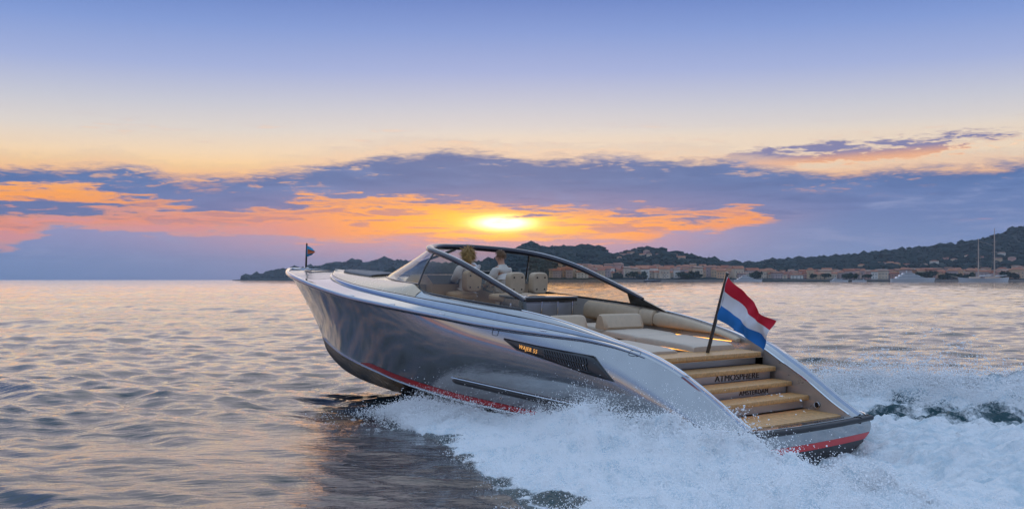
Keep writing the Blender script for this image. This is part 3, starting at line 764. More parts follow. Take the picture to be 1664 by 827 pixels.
Iy = pchip(tx, [1.47, 1.47, 1.48, 1.50, 1.62, 1.78, 1.83, 1.85, 1.88, 1.86, 1.74, 1.58, 1.25, .92, .55, .12, 0])
Iz = pchip(tx, [.36, .55, .86, 1.14, 1.42, 1.57, 1.69, 1.83, 1.93, 1.98, 2.04, 2.19, 2.17, 2.165, 2.17, 2.18, 2.18])
def strip(fa, fb, x0, x1, n, m, name, k=4, bulge=0.):
    r = []
    for x in np.linspace(x0, x1, n):
        a, b = fa(x), fb(x); row = []
        for t in np.linspace(0, 1, k):
            c = a + (b - a) * t; c = c + np.array([0, .6, 1.]) * bulge * 4 * t * (1 - t) * .5; row.append(c)
        r.append(row)
    pvf = grid(np.array(r)); return pair(name, *pvf, m, boat, sharp=50)
fS = sheer
fL = lambda x: np.array([x, float(Ly(x)), float(Lz(x))]); fU = lambda x: np.array([x, float(Uy(x)), float(Uz(x))]); fI = lambda x: np.array([x, float(Iy(x)), float(Iz(x))])
strip(fS, fL, 0, 14.88, 120, HULL, 'side_deck'); strip(fL, fU, 0, 14.88, 120, RAILM, 'coaming_shoulder', 6, .05)
strip(fU, fI, 0, 8.75, 90, HULL, 'coaming_top', 6, .02); strip(fU, fI, 8.75, 14.88, 70, CREAM, 'coachroof_side', 6, .04)
# fine dark seams on the coaming
for fn, off, nm in ((fL, .0, 'deck_seam'), (fU, .006, 'coaming_seam')):
    v, f = tube([fn(x) + np.array([0, .004, off]) for x in np.linspace(2.3, 14.7, 140)], .0055, 5); pair(nm, v, f, GROOVE, boat)
# coaming edge trim (bright line along the cockpit)
v, f = tube([fI(x) + np.array([0, 0, .005]) for x in np.linspace(.1, 5.3, 90)], .014, 6); pair('cockpit_trim', v, f, CHROME, boat)
# foredeck forward of the coachroof
r = []
for x in np.r_[np.linspace(14.0, 16.5, 26), 17 - .5 * (1 - np.linspace(0, 1, 10)[1:]) ** 2]:
    y, z = float(Sy(x)), float(Sz(x)); yc = np.linspace(-1, 1, 17)
    r.append([(x, s * y, z + (.09 * min(1, (17 - x) / 2)) * (1 - s * s) - (.0 if x > 14.9 else .012)) for s in yc])
obj('foredeck', *grid(np.array(r)), DECK, boat)
# anchor locker lid with its dark gap and bow roller
r = [[(x, s * (16.55 - x) * .38 + .0, float(Sz(x)) + .105 * min(1, (17 - x) / 2) - .05 * (s * (16.55 - x) * .38) ** 2) for s in np.linspace(-1, 1, 7)] for x in np.linspace(15.35, 16.2, 8)]
obj('anchor_hatch', *grid(np.array(r)), DECK, boat, solid=.012)
v, f = tube([(15.35, -.46, 2.145), (15.8, -.29, 2.13), (16.2, -.13, 2.12), (16.2, .13, 2.12), (15.8, .29, 2.13), (15.35, .46, 2.145)], .014, 6); obj('hatch_gap', v, f, BLACK, boat)
box('bow_cleat', .22, .05, .05, (16.35, 0, 2.17), CHROME, boat, .02); box('stem_cap', .16, .20, .05, (16.86, 0, 2.12), CHROME, boat, .02)
# coachroof top, with padded sun deck
r = [[(x, s * float(Iy(x)), float(Iz(x)) + .04 * (1 - s * s)) for s in np.linspace(-1, 1, 15)] for x in np.linspace(9.0, 14.88, 60)]
obj('coachroof_top', *grid(np.array(r)), CREAM, boat)
for s in (-1, 1):
    r = [[(x, s * (.03 + (float(Iy(x)) * .86 - .03) * k), float(Iz(x)) + .045 * (1 - (k * .86) ** 2) + .03 * (1 - max(0, abs(2 * k - 1) ** 8)) + .004) for k in np.linspace(0, 1, 12)] for x in np.linspace(12.1, 14.0, 20)]
    obj('foredeck_pad', *grid(np.array(r)), PADG, boat, solid=.03)
# cockpit liner
def wall(x0, x1, zf, n, name, m):
    r = [[fI(x) * np.array([1, 1 - .0 * k, 1]) * np.array([1, 1, 1 - k]) + np.array([0, -.10 * k if x > 2.6 else -.02 * k, zf * k]) for k in np.linspace(0, 1, 6)] for x in np.linspace(x0, x1, n)]
    pvf = grid(np.array(r)); pair(name, *pvf, m, boat)
INNER = mat('liner_silver', (.48, .44, .40), .3, .55, .1, var=.05)
wall(2.1, 9.0, 1.22, 60, 'cockpit_liner', INNER); wall(0.0, 2.1, .30, 20, 'stair_side', INNER)
FLOOR = mat('cockpit_teak', (.42, .24, .11), .5, var=.2, vscale=14)
r = [[(x, s * (float(Iy(x)) - .08), 1.24) for s in np.linspace(-1, 1, 5)] for x in np.linspace(2.0, 9.0, 30)]
obj('cockpit_floor', *grid(np.array(r)), FLOOR, boat)
V = [(9.0, s * 1.62, z) for z in (1.24, 2.2) for s in (-1, 1)]; obj('dash_bulkhead', V, [(0, 1, 3, 2)], GREYM, boat)

# ---------------------------------------------------------------- stern steps
STEP = [(2.08, 1.335), (1.71, 1.095), (1.335, .86), (.95, .645)]
for i, (xn, z) in enumerate(STEP):
    w = 1.47 if i else 1.50; depth = .42 if i else .55
    e = empty('step', parent=boat)
    nz = .085; npl = 5; box('sub_board', depth - .02, 2 * w - .02, .015, (xn + depth / 2, 0, z - .034), RUBBER, e, .002, 1)
    for k in range(npl):
        d = depth / npl; box('plank', d - .012, 2 * w - .012, .026, (xn + d * (k + .5), 0, z - .015), TEAK, e, .004, 1)
    box('nosing', .05, 2 * w - .012, nz, (xn + .012, 0, z - nz / 2 - .003), TEAK, e, .012, 2)
    box('riser', .03, 2 * w - .01, .17, (xn + .13, 0, z - .165), mat('riser_silver', (.46, .47, .50), .3, .6), e, .004, 1)
    box('led_strip', .012, 2 * w - .2, .01, (xn + .08, 0, z - nz - .0), LED, e, .002, 1)
e = empty('swim_platform', parent=boat)
box('sub_board', .78, 2.8, .015, (.60, 0, .350), RUBBER, e, .002, 1)
for k in range(8):
    d = .80 / 8; box('plank', d - .012, 2.90 - .10 * max(0, 1 - k), .03, (.20 + d * (k + .5), 0, .372), TEAK, e, .004, 1)
r = [[(-.10 * (1 - s * s) * (1 - k) - .0 + .23 * k, s * (1.80 - .1 * k), .385 - .02 * k) for s in np.linspace(-1, 1, 25)] for k in np.linspace(0, 1, 4)]
obj('platform_edge', *grid(np.array(r)), HULL, boat)
box('platform_slot', .025, 2.0, .012, (.07, -.25, .386), BLACK, boat, .004, 1)
box('platform_slot', .025, .30, .012, (.22, 1.28, .386), BLACK, boat, .004, 1)
obj('floor_under_platform', [(-.02, -1.5, .34), (2.5, -1.5, .34), (2.5, 1.5, .34), (-.02, 1.5, .34)], [(0, 1, 2, 3)], INNER, boat, smooth=False)
# shower outlet
sh_ = obj('shower_outlet', *tube([(.75, -1.475, .49), (.75, -1.43, .49)], [.062, .058], 18), BLACK, boat); obj('outlet_ring', *tube([(.75 + .055 * math.cos(a), -1.43, .49 + .055 * math.sin(a)) for a in np.linspace(0, 6.283, 20)], .008, 6, up=(0, 1, 0)), CHROME, sh_)
# lettering on the risers and the side
def text(name, body, size, mtx, m, parent, extrude=.004, space=1.05, xs=1.0):
    c = bpy.data.curves.new(name, 'FONT'); c.body = body; c.size = size; c.extrude = extrude; c.align_x = 'CENTER'; c.align_y = 'CENTER'; c.space_character = space; c.offset = .0
    c.resolution_u = 4; tmp = bpy.data.objects.new(name, c); COL.objects.link(tmp); bpy.context.view_layer.update()
    me = bpy.data.meshes.new_from_object(tmp.evaluated_get(bpy.context.evaluated_depsgraph_get())); bpy.data.objects.remove(tmp); me.materials.clear(); me.materials.append(m)
    o = bpy.data.objects.new(name, me); COL.objects.link(o); o.parent = parent; o.matrix_local = mtx @ Matrix.Diagonal((xs, 1, 1, 1)); return o
AFT = lambda x, y, z: Matrix(((0, 0, -1, x), (-1, 0, 0, y), (0, 1, 0, z), (0, 0, 0, 1)))
INK = mat('lettering_dark', (.02, .022, .03), .4)
text('name_lettering', 'ATMOSPHERE', .165, AFT(1.71 + .109, -.43, .93), INK, boat, xs=1.28)
text('port_lettering', 'AMSTERDAM', .118, AFT(1.335 + .109, -.44, .70), INK, boat, xs=1.26)

# ---------------------------------------------------------------- side vent with name
def side_panel(poly, off, m, name, parent, nx=28):
    """polygon strip given as upper and lower edges in (x, z), wrapped on the side"""
    (ux, uz), (lx, lz) = poly; r = []
    for t in np.linspace(0, 1, nx):
        xa, za = np.interp(t, np.linspace(0, 1, len(ux)), ux), np.interp(t, np.linspace(0, 1, len(uz)), uz)
        xb, zb = np.interp(t, np.linspace(0, 1, len(lx)), lx), np.interp(t, np.linspace(0, 1, len(lz)), lz)
        r.append([on_side(xa + (xb - xa) * k, za + (zb - za) * k, off) for k in np.linspace(0, 1, 5)])
    return grid(np.array(r)), r
upper = ([5.24, 4.3, 3.6, 2.92, 2.42], [1.395, 1.350, 1.330, 1.310, .94]); lower = ([5.24, 4.85, 3.9, 3.0, 2.42], [1.385, 1.235, 1.125, 1.005, .935])
for sgn in (1,):
    (v, f), _ = side_panel((upper, lower), .012, VENT, 'side_vent', boat); vent = obj('side_vent', v, f, VENT, boat, sharp=30, solid=.03)
    def rim(pts, rad, name, m):
        P = [on_side(x, z, .022) for x, z in pts]; return obj(name, *tube(P, rad, 6, up=(0, 1, 0)), m, vent)
    ring = list(zip(*upper)) + list(zip(*lower))[::-1][1:]
    rim(ring, .014, 'vent_rim', BLACK)
    # recessed grille: dark bed, mid bar and raked fins
    gu = ([4.16, 3.6, 3.06], [1.315, 1.295, 1.275]); gl = ([4.10, 3.5, 2.98], [1.175, 1.10, 1.04])
    (v, f), _ = side_panel((gu, gl), .030, BLACK, 'bed', vent); bed = obj('grille_bed', v, f, BLACK, vent)
    parts = []
    for row in range(2):
        for i in range(17):
            t = (i + .5) / 17; k0, k1 = (.06, .45) if row == 0 else (.55, .94)
            pa = [np.interp(t, [0, .5, 1], gu[0]), np.interp(t, [0, .5, 1], gu[1])]; pb = [np.interp(t, [0, .5, 1], gl[0]), np.interp(t, [0, .5, 1], gl[1])]
            A = [pa[0] + (pb[0] - pa[0]) * k0, pa[1] + (pb[1] - pa[1]) * k0]; B = [pa[0] + (pb[0] - pa[0]) * k1 - .03, pa[1] + (pb[1] - pa[1]) * k1]
            parts.append(tube([on_side(A[0], A[1], .042), on_side(B[0], B[1], .042)], .010, 4, up=(0, 1, 0)))
    FINM = mat('vent_fin', (.05, .055, .065), .35, .4); obj('grille_fins', *merge(*parts), FINM, vent); vent.children[-1]['kind'] = 'stuff'
    mid = [on_side(a + (c - a) * .5, b + (d - b) * .5, .045) for a, b, c, d in zip(*gu, *gl)]; obj('grille_bar', *tube(mid, .012, 6, up=(0, 1, 0)), FINM, vent)
xc, zc = 4.53, 1.268; nn = side_n(xc, zc); c0 = on_side(xc, zc, .032); tx_ = on_side(xc - .3, zc - .030, .032) - c0; tx_ /= np.linalg.norm(tx_); ty_ = np.cross(nn, tx_); ty_ /= np.linalg.norm(ty_); nn = np.cross(tx_, ty_)
M4 = Matrix(((tx_[0], ty_[0], nn[0], c0[0]), (tx_[1], ty_[1], nn[1], c0[1]), (tx_[2], ty_[2], nn[2], c0[2]), (0, 0, 0, 1)))
text('side_lettering', 'WAJER 55', .105, M4, AMBER, vent, space=1.15, xs=1.0)
# flush fill hatches drawn by their gaps
def rrect(cx, cz, w, h, tilt, name):
    P = []
    for a in np.linspace(0, 2 * math.pi, 37):
        c, s = math.cos(a), math.sin(a); x = w / 2 * np.sign(c) * abs(c) ** .5; z = h / 2 * np.sign(s) * abs(s) ** .5
        P.append(on_side(cx + x, cz + z + tilt * x, .003))
    obj(name, *tube(P, .005, 5, up=(0, 1, 0)), GROOVE, boat)
rrect(5.55, 1.485, .17, .11, .02, 'fuel_hatch'); rrect(2.20, 1.44, .19, .09, .02, 'fuel_hatch')
P = on_side(5.55, .19, .01); obj('drain_outlet', *tube([P, P + np.array([0, .02, 0])], [.035, .03], 14, up=(1, 0, 0)), CHROME, boat); obj('drain_hole', *tube([P + np.array([0, .02, 0]), P + np.array([0, .024, 0])], .016, 10, up=(1, 0, 0)), BLACK, boat.children[-1])
P = on_side(15.92, 1.2, .0); obj('bow_eye', *tube([(16.2, -.03, 1.22), (16.24, 0, 1.2), (16.2, .03, 1.18)], .018, 8), BLACK, boat)

# ---------------------------------------------------------------- windscreen
FR = smooth_path([(5.38, 1.735, 2.10), (6.45, 1.70, 2.43), (7.5, 1.63, 2.73), (8.4, 1.50, 2.90), (9.05, 1.28, 2.97), (9.5, .92, 3.0), (9.76, .48, 3.02), (9.84, 0, 3.02)], 60)
FRF = np.concatenate([FR, (FR[:-1] * np.array([1, -1, 1]))[::-1]])
rad = np.r_[np.interp(FR[:, 0], [5.4, 5.8, 8.4, 9.1], [.048, .06, .080, .092]), np.interp(FR[:-1, 0], [5.4, 5.8, 8.4, 9.1], [.048, .06, .080, .092])[::-1]]
obj('screen_frame', *tube(FRF, rad, 14, flat=.78), FRAME, boat)
obj('frame_highlight', *merge(*[tube([p + np.array([0, 0, .062]) for p in (FR if s > 0 else FR * np.array([1, -1, 1]))], .007, 6) for s in (1, -1)]), CHROME, boat)
base_side = smooth_path([(5.30, 1.87, 1.94), (6.4, 1.875, 1.975), (7.4, 1.84, 2.0), (8.3, 1.77, 2.03), (8.62, 1.72, 2.045), (8.85, 1.66, 2.09), (8.98, 1.62, 2.16)], 40)
base_front = smooth_path([(9.02, 1.60, 2.20), (9.9, 1.34, 2.19), (10.7, 1.06, 2.19), (11.45, .70, 2.195), (12.0, .32, 2.20), (12.2, 0, 2.21)], 40)
def frame_at(xq):
    return np.array([np.interp(xq, FR[:, 0], FR[:, i]) for i in range(3)]).T
fs = frame_at(np.linspace(5.42, 8.72, 40)); fi = np.interp(8.72, FR[:, 0], np.arange(len(FR)))
ff = np.array([[np.interp(t, np.arange(len(FR)), FR[:, i]) for i in range(3)] for t in np.linspace(fi, len(FR) - 1, 40)])
def pane(a, b, k=8, bulge=.05):
    r = []
    for p, q in zip(a, b):
        n = np.array([.25, .9, .45]) if abs(p[1]) > .2 else np.array([.5, 0, .8])
        r.append([p + (q - p) * t + n * bulge * 4 * t * (1 - t) for t in np.linspace(0, 1, k)])
    return grid(np.array(r))
for s in (1, -1):
    for nm, a, b, gm, bu in (('side_pane', base_side, fs, GLASS_S, .03), ('front_pane', base_front, ff, GLASS_F, .05)):
        v, f = pane(a, b, bulge=bu)
        if s < 0: v, f = mirror(v, f)
        po = obj(nm, v, f, gm, boat, sharp=180)
        g_ = [p * np.array([1, s, 1]) for p in a]; obj('gasket', *tube(g_, .022, 7), BLACK, po)
    mu = [p * np.array([1, s, 1]) for p in (base_front[0], (base_front[0] + ff[0]) / 2 + np.array([.02, .03, .03]), ff[0])]
    obj('screen_pillar', *tube(mu, [.024, .020, .024], 8), BLACK if s < 0 else GREYM, boat)
    # end post where frame and coaming meet
    V = [(5.36, s * 1.78, 2.09), (5.85, s * 1.76, 2.26), (5.80, s * 1.86, 1.96), (5.12, s * 1.86, 1.90), (4.72, s * 1.85, 1.865)]
    Vi = [(x, y - s * .05, z) for x, y, z in V]
    F = [(0, 1, 2, 3, 4), (9, 8, 7, 6, 5)] + [(i, (i + 1) % 5, (i + 1) % 5 + 5, i + 5) for i in range(5)]
    if s < 0: obj('end_post', V + Vi, F, BLACK, boat, sharp=30)
    else:
        V = [(5.36, 1.78, 2.09), (5.5, 1.77, 2.14), (5.44, 1.86, 1.93), (5.22, 1.865, 1.915)]; Vi = [(x, y - .05, z) for x, y, z in V]
        obj('end_post', V + Vi, [(0, 1, 2, 3), (7, 6, 5, 4)] + [(i, (i + 1) % 4, (i + 1) % 4 + 4, i + 4) for i in range(4)], BLACK, boat, sharp=30)
# centre strut and wipers inside the front screen
obj('screen_strut', *tube([(9.80, -.02, 2.96), (11.0, -.02, 2.62), (12.1, 0, 2.24)], [.035, .035, .035], 8), BLACK, boat)
obj('wiper', *merge(tube([(12.0, .25, 2.25), (11.2, .15, 2.48), (10.55, .10, 2.70)], [.018, .016, .012], 6), tube([(11.5, .16, 2.42), (10.2, .02, 2.86)], .010, 6), tube([(11.2, .3, 2.43), (10.6, .42, 2.62)], .012, 6)), BLACK, boat)
# emblem on the port pane
em = empty('pane_emblem', parent=boat); box('emblem_bar', .035, .004, .045, (5.66, 1.862, 2.015), FLAGW, em, .001, 1); box('emblem_base', .07, .004, .012, (5.66, 1.866, 1.975), FLAGW, em, .001, 1)

# ---------------------------------------------------------------- furniture
def seat(x, y, rz, z=2.12):
    e = empty('helm_seat', (x, y, 0), boat); e.rotation_euler = (0, 0, rz)
    P = []
    for a in np.linspace(0, 2 * math.pi, 49)[:-1]:
        c, s = math.cos(a), math.sin(a); P.append((.26 * np.sign(c) * abs(c) ** .45, .235 * np.sign(s) * abs(s) ** .5))
    rows = []
    for d, sc in ((-.075, .90), (-.06, .97), (-.03, 1.), (.03, 1.), (.06, .97), (.075, .90)):
        rows.append([(d + .03 * (zz > 0) * zz, yy * sc, z + .22 + zz * sc) for yy, zz in P])
    v, f = grid(np.array(rows), close_v=True); n = len(P); f += [tuple(range(n)), tuple(range(5 * n, 6 * n))[::-1]]
    b = obj('backrest', v, f, BEIGE, e, sharp=45)
    for yy in (-.13, .13):
        for zz in (.09, .345): obj('button', *tube([(-.070, yy, z + zz), (-.088, yy, z + zz)], .017, 10), BLACK, b)
    from_bm('cushion', pillow(.50, .52, .16, (.30, 0, z - .12), .05, .02), BEIGE, e)
    obj('pedestal', *tube([(.30, 0, 1.24), (.30, 0, z - .2)], [.16, .09], 14), GREYM, e)
    return e
seat(7.12, .44, .12); seat(7.12, -.24, .12); seat(8.15, .80, .12, 2.10)
# bar unit
e = empty('bar_unit', parent=boat)
box('cabinet', .62, 1.60, .80, (6.94, -.10, 1.63), GREYM, e, .02)
ct = box('counter', .70, 1.72, .035, (6.93, -.10, 2.065), COUNTER, e, .012); box('counter_edge', .03, 1.70, .075, (6.61, -.10, 2.012), BLACK, ct, .006)
for y, w in ((.34, .44), (-.14, .44), (-.60, .40)): box('drawer_front', .012, w, .40, (6.622, y, 1.74), mat('drawer_grey', (.26, .27, .29), .3, .5), e, .006)
for y in (.585, .10, -.38, -.83): box('frame_post', .02, .025, .46, (6.62, y, 1.75), CHROME, e, .006)
# dash and wheel
e = empty('helm_console', parent=boat)
V = []
for y in (-1.45, 1.45):
    V += [(9.0, y, 1.3), (8.75, y, 1.9), (8.72, y, 2.22), (8.95, y, 2.40), (9.9, y * .8, 2.36), (10.3, y * .7, 2.2), (10.3, y * .7, 1.3)]
F = [tuple(range(7))[::-1], tuple(range(7, 14))] + [(i, (i + 1) % 7, (i + 1) % 7 + 7, i + 7) for i in range(7)]
obj('console_body', V, F, mat('console_beige', (.42, .33, .24), .5), e, sharp=20)
obj('dash_top', [(8.955, -1.44, 2.405), (8.955, 1.44, 2.405), (9.9, 1.16, 2.372), (9.9, -1.16, 2.372), (8.712, -1.44, 2.22), (8.712, 1.44, 2.22)], [(0, 1, 2, 3), (0, 4, 5, 1)], mat('dash_black', (.02, .02, .022), .45), e, smooth=False)
cw = np.array([8.60, -.05, 2.20]); ax = np.array([-.75, 0, .66]); sd = np.array([0, 1, 0]); up_ = np.cross(ax, sd)
wh = obj('steering_wheel', *merge(tube([cw + .19 * (math.cos(a) * sd + math.sin(a) * up_) for a in np.linspace(0, 6.2832, 33)], .016, 8, up=tuple(ax)), *[tube([cw - ax * .02, cw + .19 * (math.cos(a) * sd + math.sin(a) * up_)], .012, 6) for a in (.3, 2.84, 4.71)], tube([cw - ax * .16, cw + ax * .02], [.03, .04], 10)), BLACK, e)
SCR = mat('screen_display', (.02, .04, .06), .15, emit=(.10, .22, .32), estr=.6)
for y in (-.42, .32, -1.0): box('display', .02, .40, .22, (8.80, y, 2.31), SCR, e, .01, 2, Matrix.Rotation(.0, 3, 'Y'))
obj('throttle', *merge(tube([(8.66, -.42, 2.2), (8.62, -.42, 2.36)], .014, 6), tube([(8.62, -.46, 2.36), (8.62, -.38, 2.36)], .022, 8)), CHROME, e)
# dash screen hood
box('dash_hood', .45, 1.2, .05, (9.15, -.5, 2.47), mat('hood_black', (.03, .03, .032), .6), e, .02)
# starboard and port sofas: backrest rolls
def back_roll(x0, x1, s, name='sofa_back', z0f=None, m=BEIGE):
    r = []
    for i, x in enumerate(np.linspace(x0, x1, 22)):
        t = i / 21; endf = min(1, min(t, 1 - t) * 16 + .55) ** .5; I = fI(x); zt = I[2] - .025; zb = max(1.36, min(1.55, zt - .09)); yo, yi = I[1] - .06, I[1] - .27
        row = []
        for a in np.linspace(0, 2 * math.pi, 17)[:-1]:
            c, sn = math.cos(a), math.sin(a); q = lambda w: np.sign(w) * abs(w) ** .55
            yy = (yo + yi) / 2 + (yo - yi) / 2 * q(c) * endf + .05 * (sn > 0) * sn; zz = (zt + zb) / 2 + (zt - zb) / 2 * q(sn) * endf
            row.append((x, s * yy, zz))
        r.append(row)
    v, f = grid(np.array(r), close_v=True); f += [tuple(range(16)), tuple(range(21 * 16, 22 * 16))[::-1]]
    return obj(name, v, f, m, boat, sharp=60)
for s in (-1, 1):
    back_roll(5.42, 7.05, s); back_roll(5.00, 5.40, s); back_roll(2.72, 4.98, s)
    # sofa seat forward of the movable backrest
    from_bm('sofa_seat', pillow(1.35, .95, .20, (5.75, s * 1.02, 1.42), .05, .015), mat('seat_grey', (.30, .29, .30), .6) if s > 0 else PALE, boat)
    from_bm('sofa_base', box_bm(1.35, .9, .12, (5.75, s * 1.02, 1.28), .01), GREYM, boat)
    # movable transverse backrest, wedge shaped
    y0, y1 = (-1.22, -.02) if s < 0 else (.46, 1.36)
    w = []
    for y, k in ((y0, .80), (y0 + .05, .97), (y0 + .12, 1.), (y1 - .12, 1.), (y1 - .05, .97), (y1, .80)):
        P = [(4.86, 1.53), (4.83, 1.58), (4.94, 1.80), (4.99, 1.835), (5.06, 1.835), (5.10, 1.80), (5.16, 1.58), (5.14, 1.53)]
        w.append([(5.0 + (px - 5.0) * k, y, 1.53 + (pz - 1.53) * (k * .35 + .65)) for px, pz in P])
    v, f = grid(np.array(w), close_v=True); f += [tuple(range(8)), tuple(range(40, 48))[::-1]]
    obj('loose_backrest', v, f, BEIGE, boat, sharp=50)
    # sun pads
    y0, y1 = (-1.36, -.02) if s < 0 else (.42, 1.50)
    zf = lambda x: (1.455 + (x - 2.6) * .033) - (0 if s < 0 else .045)
    for xa, xb in ((2.56, 4.02), (4.03, 4.95)):
        r = []
        for i, x in enumerate(np.linspace(xa, xb, 16)):
            t = min(1, min(i, 15 - i) / 2.5); ins = .04 * (1 - t) ** 2; z1, z0 = zf(x) - ins * .8, zf(x) - .12
            yl, yr = y0 + ins * .5, y1 - ins * .5
            if s < 0 and x < 3.0: yl = y0 + (3.0 - x) ** 2 * .5
            r.append([(x, yl, z0), (x, yl, z1 - .035), (x, yl + .012, z1 - .012), (x, yl + .05, z1), (x, (yl + yr) / 2, z1 + .008), (x, yr - .05, z1), (x, yr - .012, z1 - .012), (x, yr, z1 - .035), (x, yr, z0)])
        v, f = grid(np.array(r), close_v=True); f += [tuple(range(9)), tuple(range(135, 144))[::-1]]
        obj('sun_pad', v, f, PALE, boat, sharp=60)
    box('pad_base', 2.36, y1 - y0 - .06, .12, (3.76, (y0 + y1) / 2, 1.29), GREYM, boat, .01)
    box('led_strip', 2.3, .012, .02, (3.8, (y1 - .02 if s < 0 else y0 + .02) + (.0), 1.345), LED, boat, .002, 1)
    box('led_strip', 2.0, .012, .014, (3.8, s * 1.50, 1.46), LED, boat, .002, 1)
box('aft_coaming', .05, 2.9, .10, (2.60, 0, 1.29), TEAK, boat, .01)

# ---------------------------------------------------------------- ensign on its staff, stuck into the stern
FX, FY = 2.36, -.22
e = empty('ensign', parent=None); e.matrix_world = BOAT_M
b0, b1 = np.array([FX + .02, FY, 1.33]), np.array([FX - .34, FY, 2.835])
obj('flag_staff', *tube([b0, b0 + (b1 - b0) * .5, b1], [.036, .034, .030], 12), mat('dark_varnish', (.035, .024, .02), .25, coat=.6), e)
obj('staff_cap', *tube([b1, b1 + np.array([-.01, 0, .03])], [.042, .03], 10), BLACK, e)
A = b0 + (b1 - b0) * .965 + np.array([-.04, 0, 0]); B = b0 + (b1 - b0) * .435 + np.array([-.04, 0, 0])
nu, nv = 72, 49; W = np.zeros((nu, nv, 3))
for i in range(nu):
    u = i / (nu - 1)
    for j in range(nv):
        w = j / (nv - 1); root = A + (B - A) * w
        L = .96
        p = root + np.array([-L * u * .97, -.10 * u * u, -(.60 * u + .16 * u * u - .26 * u * w)])
        fold = .7 * .085 * math.sin(9.5 * u + 2.6 * w + .4) * u ** .6 + .05 * math.sin(17 * u - 5 * w) * u + .018 * math.sin(31 * u + 6 * w) * u + .02 * math.sin(9 * w + 4 * u)
        p += np.array([.02 * math.sin(9 * u + w), fold, .03 * math.sin(7 * u + 3 * w) * u])
        if u > .8: p += np.array([.25 * (u - .8) ** 2 * 4 * (.3 + w), -.10 * (u - .8) * 4, 0])
        W[i, j] = p
for k, (nm, m) in enumerate((('red_band', FLAGR), ('white_band', FLAGW), ('blue_band', FLAGB))):
    obj(nm, *grid(W[:, k * 16:k * 16 + 17]), m, e, sharp=180)
obj('hoist_edge', *tube([A + np.array([.012, 0, 0]), B + np.array([.012, 0, 0])], .014, 6), FLAGW, e)
tag(e, 'red white and blue flag streaming from a dark staff above the stern steps', 'flag')
# burgee at the bow
e = empty('burgee', parent=None); e.matrix_world = BOAT_M
obj('flag_staff', *tube([(16.36, 0, 2.16), (16.36, 0, 2.86)], [.030, .022], 8), mat('dark_staff', (.04, .035, .03), .4), e)
cols = [mat('burgee_blue', (.03, .33, .55), .75), mat('burgee_orange', (.70, .16, .05), .75)]
def tri(pts, m, nm): obj(nm, [(16.36 - 1.75 * a, .02 * math.sin(a * 30), 2.80 - 1.25 * b) for a, b in pts], [tuple(range(len(pts)))], m, e, smooth=False, solid=.006)
tri([(.01, 0), (.14, .05), (.26, .11), (.16, .115), (.05, .07)], cols[0], 'upper_band'); tri([(.05, .07), (.16, .115), (.26, .11), (.27, .14), (.16, .165), (.05, .19)], cols[1], 'middle_band'); tri([(.01, .02), (.05, .07), (.05, .19), (.01, .24)], cols[0], 'hoist_band'); tri([(.05, .19), (.16, .165), (.25, .145), (.14, .205), (.01, .26)], cols[0], 'lower_band')
tag(e, 'small blue and orange pennant on the bow jackstaff', 'flag')
